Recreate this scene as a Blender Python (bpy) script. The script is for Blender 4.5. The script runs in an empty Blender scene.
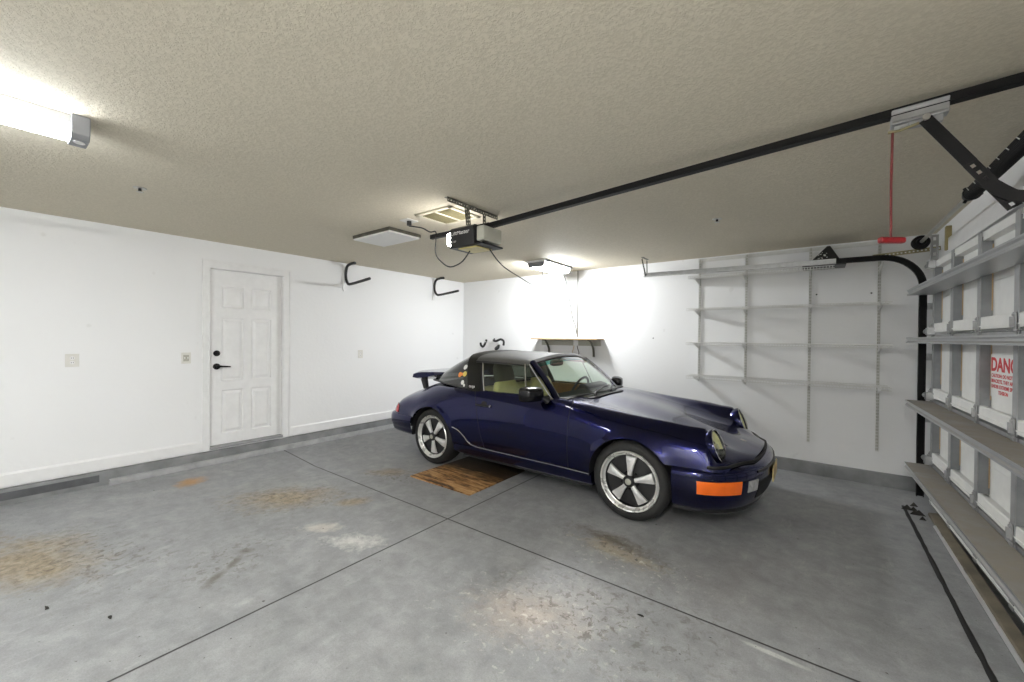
import bpy, bmesh, math, random
from mathutils import Vector, Matrix
import numpy as np

random.seed(7)
PI = math.pi
EA, EB, EO, EC, ES = 2.4, 2.4, 1.4, 8.6, 6.4
scene = bpy.context.scene
COL = scene.collection

# ------------------------------------------------------------------ helpers
class MB:
    """collects shapes in world coordinates, then builds ONE mesh object"""
    def __init__(s):
        s.v = []; s.f = []; s.m = []; s.mi = 0
    def mat(s, i): s.mi = i; return s
    def add(s, vs, fs):
        o = len(s.v)
        s.v += [tuple(map(float, p)) for p in vs]
        for f in fs:
            s.f.append(tuple(o + i for i in f)); s.m.append(s.mi)
        return s
    def box(s, x0, x1, y0, y1, z0, z1):
        vs = [(x, y, z) for z in (z0, z1) for y in (y0, y1) for x in (x0, x1)]
        return s.add(vs, [(0,2,3,1),(4,5,7,6),(0,1,5,4),(2,6,7,3),(0,4,6,2),(1,3,7,5)])
    def bar(s, a, b, w, h, up=(0,0,1)):
        """box beam from a to b, w wide, h high"""
        a = Vector(a); b = Vector(b); d = (b-a).normalized(); u = Vector(up)
        if abs(d.dot(u)) > .98: u = Vector((1,0,0))
        r = d.cross(u).normalized(); u = r.cross(d).normalized()
        vs = []
        for p in (a, b):
            for i, j in ((-1,-1),(1,-1),(1,1),(-1,1)):
                vs.append(p + r*(i*w/2) + u*(j*h/2))
        return s.add(vs, [(0,1,2,3),(7,6,5,4),(0,4,5,1),(1,5,6,2),(2,6,7,3),(3,7,4,0)])
    def tube(s, path, r, n=8, caps=True):
        path = [Vector(p) for p in path]; rings = []; prev = None
        for i, p in enumerate(path):
            a = path[max(i-1,0)]; b = path[min(i+1,len(path)-1)]
            d = (b-a).normalized()
            if prev is None:
                u = Vector((0,0,1)) if abs(d.z) < .9 else Vector((1,0,0))
                u = (u - d*u.dot(d)).normalized()
            else:
                u = (prev - d*prev.dot(d)).normalized()
            prev = u; w = d.cross(u)
            rr = r[i] if isinstance(r, (list, tuple)) else r
            rings.append([p + (u*math.cos(2*PI*k/n) + w*math.sin(2*PI*k/n))*rr for k in range(n)])
        vs = [q for g in rings for q in g]; fs = []
        for i in range(len(rings)-1):
            for k in range(n):
                fs.append((i*n+k, i*n+(k+1)%n, (i+1)*n+(k+1)%n, (i+1)*n+k))
        if caps:
            fs.append(tuple(range(n-1,-1,-1))); fs.append(tuple((len(rings)-1)*n+k for k in range(n)))
        return s.add(vs, fs)
    def cyl(s, a, b, r, n=16, r2=None):
        return s.tube([a, b], [r, r if r2 is None else r2], n)
    def lathe(s, c, axis, prof, n=32, close=False):
        """prof: (radius, along-axis) list"""
        c = Vector(c); ax = Vector(axis).normalized()
        u = Vector((0,0,1)) if abs(ax.z) < .9 else Vector((1,0,0))
        u = (u - ax*u.dot(ax)).normalized(); w = ax.cross(u)
        vs = []; fs = []; m = len(prof)
        for k in range(n):
            t = 2*PI*k/n; d = u*math.cos(t) + w*math.sin(t)
            for r, h in prof: vs.append(c + d*r + ax*h)
        for k in range(n):
            k2 = (k+1) % n
            for i in range(m-1 if not close else m):
                j = (i+1) % m
                fs.append((k*m+i, k2*m+i, k2*m+j, k*m+j))
        return s.add(vs, fs)
    def grid(s, rows, closed=False):
        nr = len(rows); nc = len(rows[0])
        vs = [p for r in rows for p in r]; fs = []
        for i in range(nr-1):
            for j in range(nc-1 if not closed else nc):
                k = (j+1) % nc
                fs.append((i*nc+j, i*nc+k, (i+1)*nc+k, (i+1)*nc+j))
        return s.add(vs, fs)
    def prism(s, poly, a, b, fn):
        """poly 2-D closed outline swept between two parameters by fn(u,v,t)"""
        n = len(poly)
        vs = [fn(u, v, a) for u, v in poly] + [fn(u, v, b) for u, v in poly]
        fs = [tuple(range(n)), tuple(range(2*n-1, n-1, -1))]
        for i in range(n):
            j = (i+1) % n; fs.append((i, i+n, j+n, j))
        return s.add(vs, fs)
    def sweep(s, prof, frames, cap=True):
        """closed profile [(n,b)], frames [(P,N,B)]"""
        rows = [[P + N*a + B*b for a, b in prof] for P, N, B in frames]
        n = len(prof); o = len(s.v)
        s.grid(rows, closed=True)
        if cap:
            s.f.append(tuple(o+i for i in range(n-1,-1,-1))); s.m.append(s.mi)
            q = o + (len(rows)-1)*n
            s.f.append(tuple(q+i for i in range(n))); s.m.append(s.mi)
        return s
    def build(s, name, mats, parent=None, loc=None, bevel=0, smooth=False, solid=0, fn=None, seg=2, weld=0):
        if not isinstance(mats, (list, tuple)): mats = [mats]
        org = Vector((0,0,0))
        if parent is not None: org = Vector(parent['_org'])
        elif loc is not None: org = Vector(loc)
        me = bpy.data.meshes.new(name)
        bm = bmesh.new()
        bv = []
        for p in s.v:
            if fn: p = fn(*p)
            bv.append(bm.verts.new(Vector(p) - org))
        for f, mi in zip(s.f, s.m):
            if len(set(f)) < 3: continue
            try:
                ff = bm.faces.new([bv[i] for i in f]); ff.material_index = mi
            except ValueError: pass
        if weld: bmesh.ops.remove_doubles(bm, verts=bm.verts, dist=weld)
        lo = [v for v in bm.verts if not v.link_faces]
        if lo: bmesh.ops.delete(bm, geom=lo, context='VERTS')
        bmesh.ops.recalc_face_normals(bm, faces=bm.faces)
        if solid:
            bmesh.ops.solidify(bm, geom=list(bm.faces), thickness=solid)
            bmesh.ops.recalc_face_normals(bm, faces=bm.faces)
        if bevel:
            es = [e for e in bm.edges if len(e.link_faces) == 2 and e.calc_face_angle(0) > .6]
            if es: bmesh.ops.bevel(bm, geom=es, offset=bevel, segments=seg, profile=.5, affect='EDGES', clamp_overlap=True)
        if smooth:
            for f in bm.faces: f.smooth = True
            ang = smooth if smooth is not True else .7
            for e in bm.edges:
                if len(e.link_faces) == 2 and e.calc_face_angle(0) > ang: e.smooth = False
        bm.to_mesh(me); bm.free()
        for m in mats: me.materials.append(m)
        ob = bpy.data.objects.new(name, me); COL.objects.link(ob)
        if parent is not None: ob.parent = parent; ob['_org'] = list(org)
        else: ob.location = org; ob['_org'] = list(org)
        return ob

def thing(name, label, cat, loc, group=None):
    o = bpy.data.objects.new(name, None); COL.objects.link(o)
    o.empty_display_size = .1
    o.location = loc; o['_org'] = list(loc); o['label'] = label; o['category'] = cat
    if group: o['group'] = group
    return o
def tag(o, label, cat, group=None):
    o['label'] = label; o['category'] = cat
    if group: o['group'] = group
    return o
def struct(o, label=None, cat=None):
    o['kind'] = 'structure'
    if label: o['label'] = label
    if cat: o['category'] = cat
    return o
def dup(root, loc, label=None):
    r = root.copy(); COL.objects.link(r); r.location = loc
    if label: r['label'] = label
    for ch in list(root.children):
        c = ch.copy(); COL.objects.link(c); c.parent = r
        for g in list(ch.children):
            d = g.copy(); COL.objects.link(d); d.parent = c
    return r
def text(name, body, size, mat, parent, loc, xdir, ydir, extrude=.0006, align='LEFT', bold=0, sx=1.0):
    cu = bpy.data.curves.new(name, 'FONT'); cu.body = body; cu.size = size; cu.extrude = extrude; cu.offset = bold
    cu.align_x = align
    tmp = bpy.data.objects.new(name, cu); COL.objects.link(tmp)
    dg = bpy.context.evaluated_depsgraph_get(); dg.update()
    me = bpy.data.meshes.new_from_object(tmp.evaluated_get(dg)); me.name = name
    bpy.data.objects.remove(tmp)
    me.materials.clear(); me.materials.append(mat)
    o = bpy.data.objects.new(name, me); COL.objects.link(o)
    for v in me.vertices: v.co.x *= sx
    x = Vector(xdir).normalized(); y = Vector(ydir).normalized(); y = (y - x*y.dot(x)).normalized(); z = x.cross(y)
    M = Matrix((x, y, z)).transposed().to_4x4()
    M.translation = Vector(loc) - Vector(parent['_org'])
    o.parent = parent; o.matrix_local = M
    return o

# ------------------------------------------------------------------ materials
class NT:
    def __init__(s, name):
        s.m = bpy.data.materials.new(name); s.m.use_nodes = True
        s.t = s.m.node_tree; s.n = s.t.nodes; s.n.clear()
        s.out = s.n.new('ShaderNodeOutputMaterial')
        s.tc = None
    def new(s, typ, **kw):
        n = s.n.new('ShaderNode' + typ)
        for k, v in kw.items(): setattr(n, k, v)
        return n
    def link(s, a, b): s.t.links.new(a, b)
    def obj(s):
        if s.tc is None: s.tc = s.new('TexCoord')
        return s.tc.outputs['Object']
    def noise(s, scale, detail=4, rough=.55, vec=None, dist=0):
        n = s.new('TexNoise'); n.inputs['Scale'].default_value = scale
        n.inputs['Detail'].default_value = detail; n.inputs['Roughness'].default_value = rough
        n.inputs['Distortion'].default_value = dist
        s.link(vec if vec is not None else s.obj(), n.inputs['Vector']); return n.outputs['Fac']
    def ramp(s, fac, *stops):
        r = s.new('ValToRGB'); e = r.color_ramp.elements
        while len(e) < len(stops): e.new(.5)
        for el, (p, c) in zip(e, stops):
            el.position = p; el.color = (c, c, c, 1) if isinstance(c, (int, float)) else (*c, 1)
        s.link(fac, r.inputs['Fac']); return r.outputs['Color']
    def math(s, op, a, b=None, c=None, clamp=False):
        n = s.new('Math', operation=op); n.use_clamp = clamp
        for i, x in enumerate((a, b, c)):
            if x is None: continue
            if isinstance(x, (int, float)): n.inputs[i].default_value = x
            else: s.link(x, n.inputs[i])
        return n.outputs[0]
    def mix(s, fac, a, b, mode='MIX'):
        n = s.new('MixRGB', blend_type=mode)
        for inp, x in zip(n.inputs, (fac, a, b)):
            if isinstance(x, (int, float)): inp.default_value = x
            elif isinstance(x, tuple): inp.default_value = (*x, 1)
            else: s.link(x, inp)
        return n.outputs['Color']
    def bsdf(s, color=None, rough=.5, metal=0, coat=0, spec=.5, bump=None, bstr=.3, bdist=.01):
        b = s.new('BsdfPrincipled')
        for nm, x in (('Base Color', color), ('Roughness', rough), ('Metallic', metal)):
            if x is None: continue
            if isinstance(x, tuple): b.inputs[nm].default_value = (*x, 1)
            elif isinstance(x, (int, float)): b.inputs[nm].default_value = x
            else: s.link(x, b.inputs[nm])
        b.inputs['Coat Weight'].default_value = coat
        b.inputs['Coat Roughness'].default_value = .03
        b.inputs['Specular IOR Level'].default_value = spec
        if bump is not None:
            n = s.new('Bump'); n.inputs['Strength'].default_value = bstr; n.inputs['Distance'].default_value = bdist
            s.link(bump, n.inputs['Height']); s.link(n.outputs[0], b.inputs['Normal'])
        s.link(b.outputs[0], s.out.inputs['Surface']); return b

def simple(name, col, rough=.5, metal=0, coat=0, var=.12, vscale=12, bump=0, bscale=60, spec=.5):
    t = NT(name)
    f = t.noise(vscale, 3)
    c = t.ramp(f, (.3, tuple(x*(1-var) for x in col)), (.7, tuple(min(1, x*(1+var)) for x in col)))
    r = t.math('MULTIPLY_ADD', f, .12, rough-.06, clamp=True)
    t.bsdf(c, r, metal, coat, spec, t.noise(bscale, 3) if bump else None, bump, .004)
    return t.m
def emit(name, col, strength):
    t = NT(name); e = t.new('Emission'); e.inputs['Color'].default_value = (*col, 1)
    e.inputs['Strength'].default_value = strength
    t.link(e.outputs[0], t.out.inputs['Surface']); return t.m
def glass(name, tint, mixf=.12, rough=0.0, k=.9):
    t = NT(name)
    tr = t.new('BsdfTransparent'); tr.inputs[0].default_value = (*tint, 1)
    gl = t.new('BsdfGlossy'); gl.inputs['Roughness'].default_value = rough; gl.inputs[0].default_value = (1,1,1,1)
    fr = t.new('Fresnel'); fr.inputs[0].default_value = 1.45
    mx = t.new('MixShader'); t.link(t.math('MULTIPLY_ADD', fr.outputs[0], k, mixf*.2, clamp=True), mx.inputs[0])
    t.link(tr.outputs[0], mx.inputs[1]); t.link(gl.outputs[0], mx.inputs[2])
    t.link(mx.outputs[0], t.out.inputs['Surface']); return t.m

M = {}
M['wall'] = None
def wall_mat(name, col):
    t = NT(name); big = t.noise(.7, 3); fine = t.noise(28, 5, .6); mid = t.noise(4, 4)
    c = t.ramp(big, (.3, tuple(x*.965 for x in col)), (.7, col))
    sp = t.ramp(t.noise(9, 2, .3), (.20, (.78,.77,.75)), (.25, (1,1,1)))
    c = t.mix(.35, c, t.mix(1, c, sp, 'MULTIPLY'))
    h = t.math('MULTIPLY_ADD', mid, 1.2, fine)
    t.bsdf(c, .6, 0, 0, .3, h, .16, .012); return t.m
M['wall'] = wall_mat('painted_wall', (.84,.845,.85))
def ceil_mat():
    t = NT('knockdown_ceiling')
    n = t.noise(70, 4, .6, dist=.3); c = t.ramp(n, (.35, (.60,.553,.445)), (.65, (.68,.63,.515)))
    h = t.ramp(n, (.40, 0), (.56, 1)); t.bsdf(c, .8, 0, 0, .2, h, .40, .004); return t.m
M['ceil'] = ceil_mat()
M['white'] = simple('white_trim_paint', (.80,.80,.80), .35, var=.03)
M['plate'] = simple('ivory_plate', (.70,.69,.65), .35, var=.03)
M['curb'] = simple('grey_painted_curb', (.21,.215,.22), .5, var=.25, vscale=5, bump=.2)
M['curbdark'] = simple('grey_curb_edge', (.36,.365,.37), .5, var=.2, vscale=9, bump=.2)
M['patch'] = simple('dark_grey_paint', (.085,.088,.095), .5, var=.2)
M['black'] = simple('black_plastic', (.012,.012,.013), .4, var=.15)
M['blackgloss'] = simple('black_gloss', (.005,.005,.006), .22, var=.1, spec=.35)
M['gap'] = simple('shut_line_dark', (.003,.003,.004), .7)
M['rubber'] = simple('tyre_rubber', (.008,.008,.008), .7, var=.2, bump=.1)
M['galv'] = simple('galvanised_steel', (.50,.51,.52), .33, .85, var=.12, vscale=18)
M['galvdull'] = simple('dull_galvanised_steel', (.40,.405,.41), .5, .55, var=.12, vscale=14)
M['steel'] = simple('plated_steel', (.55,.54,.50), .3, .9, var=.1)
M['chrome'] = simple('chrome', (.75,.75,.76), .12, 1, var=.03)
M['dark_steel'] = simple('black_oiled_steel', (.006,.006,.0065), .5, 0, var=.25, vscale=30, spec=.18)
M['brass_steel'] = simple('yellow_zinc_steel', (.32,.29,.17), .45, .6, var=.2)
M['hanger'] = simple('weathered_angle_steel', (.13,.125,.10), .5, .5, var=.2)
M['padwood'] = simple('yellowed_wood', (.34,.28,.13), .7, var=.15)
M['tanwood'] = simple('pine_wood', (.50,.35,.19), .6, var=.15, vscale=8)
M['red'] = simple('red_plastic', (.24,.006,.010), .4, var=.05)
M['redcord'] = simple('red_cord', (.16,.02,.02), .7)
M['stilegrey'] = simple('grey_stile_steel', (.27,.28,.29), .5, .25, var=.12, vscale=10, bump=.05)
M['doorwhite'] = simple('white_door_skin', (.82,.82,.80), .45, var=.04)
M['foam'] = simple('tan_foam_edge', (.60,.42,.25), .8)
def dusty():
    t = NT('dusty_strut'); g = t.new('NewGeometry'); sx = t.new('SeparateXYZ'); t.link(g.outputs['True Normal'], sx.inputs[0])
    n = t.noise(7, 5, .65); n2 = t.noise(40, 3)
    dust = t.math('MULTIPLY', t.ramp(sx.outputs['Z'], (.6, 0), (.9, 1)), t.ramp(n, (.25, .55), (.6, 1)))
    dcol = t.ramp(n, (.3, (.20,.175,.14)), (.7, (.30,.275,.235)))
    c = t.mix(dust, (.46,.47,.48), dcol)
    t.bsdf(c, t.math('MULTIPLY_ADD', dust, .4, .36), t.math('MULTIPLY_ADD', dust, -.7, .75), 0, .4, n2, .05, .003); return t.m
M['strut'] = dusty()
M['wire'] = simple('white_coated_wire', (.72,.72,.70), .4, var=.03)
M['std'] = simple('white_standard', (.66,.66,.64), .4, .0, var=.05)
M['seat'] = simple('cream_leather', (.60,.51,.23), .5, var=.08, bump=.1)
M['tan'] = simple('tan_trim', (.42,.22,.07), .5, var=.12)
M['charcoal'] = simple('charcoal_trim', (.03,.03,.028), .6)
M['vinyl'] = simple('black_vinyl_roof', (.075,.075,.072), .62, var=.1, vscale=30, bump=.15, bscale=300)
M['orange'] = simple('orange_lens', (.90,.16,.01), .15, var=.05, coat=.8)
M['taillens'] = simple('red_lens', (.62,.03,.045), .15, var=.05, coat=.8)
M['clearlens'] = simple('clear_lens', (.55,.55,.55), .15, .3, var=.2, vscale=40, coat=.8)
M['reflector'] = simple('headlight_reflector', (.95,.95,.58), .3, 0, var=.25, vscale=14, coat=.5)
M['yplate'] = simple('tan_licence_plate', (.55,.43,.2), .5)
M['amber'] = simple('amber_lens', (.62,.53,.22), .35, var=.06)
M['lensgrey'] = simple('frosted_lens', (.42,.42,.36), .4, var=.05)
M['vent'] = simple('cream_vent', (.62,.58,.46), .5, var=.03)
M['filter'] = simple('beige_filter', (.34,.31,.19), .9, var=.12, vscale=60)
M['decal_red'] = simple('decal_red', (.62,.04,.05), .6)
M['paper'] = simple('white_paper', (.82,.82,.80), .6, var=.02)
M['white_mark'] = simple('white_print', (.8,.8,.78), .5, var=.02)
M['yellow'] = simple('yellow_sticker', (.75,.6,.15), .5)
M['orange_st'] = simple('orange_sticker', (.75,.25,.05), .5)
M['cap_grey'] = simple('grey_end_cap', (.20,.205,.22), .45, var=.05)
M['rimdark'] = simple('black_wheel_centre', (.01,.01,.011), .4)
M['rimlip'] = simple('polished_wheel', (.66,.66,.64), .28, .5, var=.02)
M['spoke'] = simple('brushed_wheel_spoke', (.66,.66,.65), .38, .35, var=.06)
M['leaf'] = simple('dark_leaf', (.02,.018,.015), .8)
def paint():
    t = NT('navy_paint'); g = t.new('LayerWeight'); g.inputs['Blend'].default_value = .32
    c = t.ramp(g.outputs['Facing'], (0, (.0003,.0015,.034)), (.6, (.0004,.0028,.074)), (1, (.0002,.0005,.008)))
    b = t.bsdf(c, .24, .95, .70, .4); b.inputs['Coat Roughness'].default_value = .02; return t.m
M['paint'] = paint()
M['bump_paint'] = M['paint']
M['glass_side'] = glass('green_tinted_glass', (.82,.93,.78))
M['glass_ws'] = glass('windscreen_glass', (.86,.92,.90))
M['glass_rear'] = glass('dark_tinted_glass', (.10,.11,.10), .3)
M['glass_band'] = glass('cyan_shade_band', (.10,.62,.62))
M['glass_lamp'] = glass('headlight_glass', (.96,.96,.84), .1, k=.35)
def mat_wood():
    t = NT('stained_plywood'); mp = t.new('Mapping'); t.link(t.obj(), mp.inputs[0]); mp.inputs['Scale'].default_value = (.7, 5, 1)
    mp.inputs['Rotation'].default_value = (0, 0, .35)
    n = t.noise(4, 6, .6, mp.outputs[0], .6); n2 = t.noise(26, 4, .6, mp.outputs[0])
    c = t.ramp(t.math('MULTIPLY_ADD', n2, .35, t.math('MULTIPLY', n, .75)), (.36, (.006,.004,.003)), (.46, (.06,.025,.008)), (.56, (.34,.18,.065)), (.72, (.62,.42,.22)))
    sx = t.new('SeparateXYZ'); t.link(t.obj(), sx.inputs[0])
    oil = t.math('ADD', t.math('MULTIPLY', sx.outputs[1], 1.5), t.math('MULTIPLY', t.noise(5, 5, .7, mp.outputs[0]), 1.1))
    c = t.mix(t.ramp(oil, (.42, 0), (.72, .93)), c, (.008,.006,.004))
    t.bsdf(c, .55, 0, 0, .4, n2, .15, .004); return t.m
M['ply'] = mat_wood()
M['a_tube'] = emit('fluorescent_glow', (.93,.97,1.0), 26*EA)
M['b_side'] = emit('fluorescent_side_glow', (.95,.98,1.0), 26*ES)
M['fill_tube'] = emit('added_fill_glow', (1.0,.98,.94), 26*EC)  # glow of the added fill light behind the camera
M['b_glow'] = emit('fluorescent_diffuser_glow', (.95,.98,1.0), 26*EB)
M['bulb_glow'] = emit('bulb_glow', (1.0,.97,.92), 30*EO)

# ---- floor: grey painted concrete with joints, worn patches and stains
def floor_mat():
    t = NT('worn_grey_floor'); P = t.obj()
    sx = t.new('SeparateXYZ'); t.link(P, sx.inputs[0]); X, Y = sx.outputs[0], sx.outputs[1]
    n1 = t.noise(1.1, 6, .6); n2 = t.noise(5, 6, .65, dist=.3); n3 = t.noise(22, 5, .65); n4 = t.noise(70, 3)
    base = t.ramp(n1, (.3, (.225,.232,.24)), (.7, (.325,.332,.338)))
    base = t.mix(.55, base, t.ramp(n2, (.35, (.20,.205,.21)), (.65, (.34,.345,.348))))
    # scuffs
    mp = t.new('Mapping'); t.link(P, mp.inputs[0]); mp.inputs['Rotation'].default_value = (0,0,.9); mp.inputs['Scale'].default_value = (1.5, .35, 1)
    sc = t.ramp(t.noise(7, 6, .7, mp.outputs[0]), (.58, 0), (.72, 1))
    base = t.mix(t.math('MULTIPLY', sc, .35), base, (.46,.465,.462))
    # distorted distance for ragged edges
    wob = t.math('MULTIPLY', t.math('SUBTRACT', t.noise(3.2, 6, .7), .5), 2.6)
    wob2 = t.math('MULTIPLY', t.math('SUBTRACT', n3, .5), 1.6)
    def spot(cx, cy, rx, ry, ang, soft=.35, rag=1.0):
        c, s_ = math.cos(ang), math.sin(ang)
        dx = t.math('SUBTRACT', X, cx); dy = t.math('SUBTRACT', Y, cy)
        u = t.math('DIVIDE', t.math('ADD', t.math('MULTIPLY', dx, c), t.math('MULTIPLY', dy, s_)), rx)
        v = t.math('DIVIDE', t.math('SUBTRACT', t.math('MULTIPLY', dy, c), t.math('MULTIPLY', dx, s_)), ry)
        d = t.math('SQRT', t.math('ADD', t.math('MULTIPLY', u, u), t.math('MULTIPLY', v, v)))
        d = t.math('ADD', d, t.math('MULTIPLY', t.math('ADD', wob, wob2), rag*.45))
        return t.ramp(d, (max(0, .8-soft), 1), (1.0, 0))
    c = base
    def put(c, col, k, *a, **kw):
        m = t.math('MULTIPLY', spot(*a, **kw), k)
        return t.mix(m, c, col)
    grain = t.ramp(n3, (.35, (.19,.145,.085)), (.65, (.40,.325,.22)))
    for a in ((-3.95,.20,.62,.30,.25),(-4.35,-.1,.45,.3,0),(-3.75,1.62,.55,.30,.85),(-3.62,2.62,.28,.17,.6),(-3.2,1.95,.2,.1,.9)):
        c = put(c, grain, .88, *a, soft=.55, rag=1.5)
    c = put(c, (.10,.078,.05), .8, -1.15,2.72,.42,.10,-.12, soft=.6, rag=1.6)
    c = put(c, (.40,.34,.25), .75, -1.12,2.60,.36,.11,-.1, soft=.5, rag=1.8)
    c = put(c, (.45,.235,.07), .8, -4.78,1.22,.12,.16,.5, soft=.5)
    c = put(c, (.60,.60,.57), .85, -2.60,1.57,.24,.13,.75, soft=.5, rag=2.2)
    c = put(c, (.56,.53,.47), .7, -2.95,1.55,.18,.08,.6, soft=.5, rag=2.2)
    for a in ((-3.02,1.07,.07,.05,.5),(-2.93,.98,.11,.035,-.75),(-2.82,.84,.13,.04,-.9)):
        c = put(c, (.13,.12,.10), .8, *a, soft=.5, rag=1.0)
    c = put(c, (.47,.45,.43), .6, -1.10,1.88,.50,.33,.4, soft=.8, rag=1.2)
    c = put(c, (.45,.36,.28), .5, -1.2,1.7,.4,.25,.4, soft=.8, rag=1.5)
    fl = t.ramp(t.noise(24, 5, .65, dist=.4), (.58, 0), (.66, 1))
    near = spot(-1.15, 1.75, .75, .5, .3, soft=.8); near2 = spot(-.95, 2.55, .7, .3, -.1, soft=.8)
    c = t.mix(t.math('MULTIPLY', t.math('MULTIPLY', fl, t.math('MAXIMUM', near, near2)), .75), c, (.68,.66,.60))
    c = put(c, (.58,.59,.57), .7, -.14,2.19,.16,.02,-.05, soft=.3, rag=.3)
    fk = t.ramp(t.noise(19, 6, .72, dist=.6), (.41, 1), (.47, 0))
    zone = None
    for a in ((-3.75,.42,.95,.42,.25),(-3.72,1.62,.75,.42,.85),(-3.45,2.62,.45,.25,.5),(-1.1,2.66,.55,.22,-.1),(-3.0,1.0,.5,.3,-.8),(-.9,1.9,.8,.5,.2)):
        q = spot(*a, soft=.7, rag=1.4); zone = q if zone is None else t.math('MAXIMUM', zone, q)
    c = t.mix(t.math('MULTIPLY', t.math('MULTIPLY', fk, zone), .72), c, (.095,.08,.062))
    g1 = t.ramp(t.noise(9, 7, .75, dist=.3), (.35, .86), (.62, 1.10))
    g2 = t.ramp(t.noise(150, 2, .5), (.3, .90), (.7, 1.08))
    c = t.mix(1, c, g1, 'MULTIPLY'); c = t.mix(1, c, g2, 'MULTIPLY')
    # small dark specks everywhere
    c = t.mix(t.ramp(t.noise(34, 2, .4), (.22, 1), (.25, 0)), c, (.07,.068,.064))
    c = t.mix(t.math('MULTIPLY', t.ramp(n4, (.3, 1), (.42, 0)), .16), c, (.09,.09,.09))
    # joints
    def joint(co, at, w):
        wv = t.math('MULTIPLY_ADD', n2, .006, -.003)
        d = t.math('ABSOLUTE', t.math('ADD', t.math('SUBTRACT', co, at), wv))
        return t.ramp(t.math('DIVIDE', d, w*4), (.2, 1), (.32, 0))
    j1 = t.math('MULTIPLY', joint(X, -2.316, .006), t.math('LESS_THAN', Y, 4.2))
    j2 = joint(Y, 2.235, .006)
    jj = t.math('MAXIMUM', j1, j2)
    c = t.mix(t.math('MULTIPLY', jj, .93), c, (.018,.017,.016))
    h = t.math('MULTIPLY_ADD', n3, .25, t.math('MULTIPLY', n2, .3))
    h = t.math('SUBTRACT', h, t.math('MULTIPLY', jj, 2.0))
    r = t.ramp(n2, (.3, .38), (.7, .60))
    t.bsdf(c, r, 0, 0, .42, h, .22, .006)
    return t.m
M['floor'] = floor_mat()

# ------------------------------------------------------------------ the room
XA, YB, H, XC, YF = -5.243, 5.415, 2.45, .87, -1.4
m = MB()
rows = []
for x, z in ((XA-.15,.05),(XA,.05),(-4.9,.03),(-4.4,0),(-3,0),(-1,0),(XC+.5,0)):
    rows.append([(x, y, z) for y in (YF-.15, 0, 2, 4, YB+.15)])
m.grid(rows); fl = m.build('floor', M['floor']); struct(fl, 'grey painted concrete garage floor with worn stains', 'floor')
struct(MB().box(XA-.15, XC+.15, YF-.15, YB+.15, H, H+.1).build('ceiling', M['ceil']), 'beige textured garage ceiling', 'ceiling')
# left wall with the opening for the house door
D0, D1, DB, DT = 1.505, 2.252, .215, 2.165
m = MB(); m.box(XA-.12, XA, YF-.12, D0, 0, H).box(XA-.12, XA, D1, YB+.12, 0, H).box(XA-.12, XA, D0, D1, DT, H).box(XA-.12, XA, D0, D1, 0, DB-.02)
struct(m.build('wall_left', M['wall']), 'white painted wall with the panelled house door', 'wall')
struct(MB().box(XA, XC+.12, YB, YB+.12, 0, H).build('wall_back', M['wall']), 'white painted block wall behind the car', 'wall')
struct(MB().box(XA, XC+.12, YF-.12, YF, 0, H).build('wall_front', M['wall']), 'white painted wall opposite the shelves', 'wall')
m = MB(); m.box(XC, XC+.12, 5.06, YB, 0, H).box(XC, XC+.12, YF, .2, 0, H).box(XC, XC+.12, .2, 5.06, 2.17, H)
struct(m.build('wall_right', M['wall']), 'white wall and header around the garage door', 'wall')
# header trim board
struct(MB().box(XC-.022, XC, .2, 5.06, 2.17, 2.30).build('trim_1', M['white'], bevel=.004), 'white trim board along the garage door header', 'trim')
# baseboards and curbs on the left
m = MB(); 
pf = [(0,.19),(.016,.19),(.016,.285),(.008,.30),(0,.30)]
m.prism(pf, YF, 1.435, lambda u,v,t: (XA+u, t, v)); m.prism(pf, 2.342, YB, lambda u,v,t: (XA+u, t, v))
struct(m.build('baseboard_left', M['white']), 'white baseboard along the house door wall', 'baseboard')
m = MB(); m.box(XA, XA+.035, YF, YB, .0, .178).mat(1).box(XA+.0355, XA+.037, -.1, .66, .085, .15)
cb = m.build('trim_2', [M['curb'], M['patch']], bevel=.004); struct(cb, 'grey painted curb under the white baseboard', 'curb')
m = MB(); m.box(XA+.035, XA+.085, .72, YB, .0, .098)
struct(m.build('trim_3', M['curbdark'], bevel=.005), 'low grey step strip at the foot of the curb', 'curb')
m = MB(); m.prism([(0,0),(.02,0),(.02,.125),(.012,.135),(0,.135)], XA+.085, XC, lambda u,v,t: (t, YB-u, v))
struct(m.build('baseboard_back', M['curb']), 'grey painted base strip of the shelf wall', 'baseboard')

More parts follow.
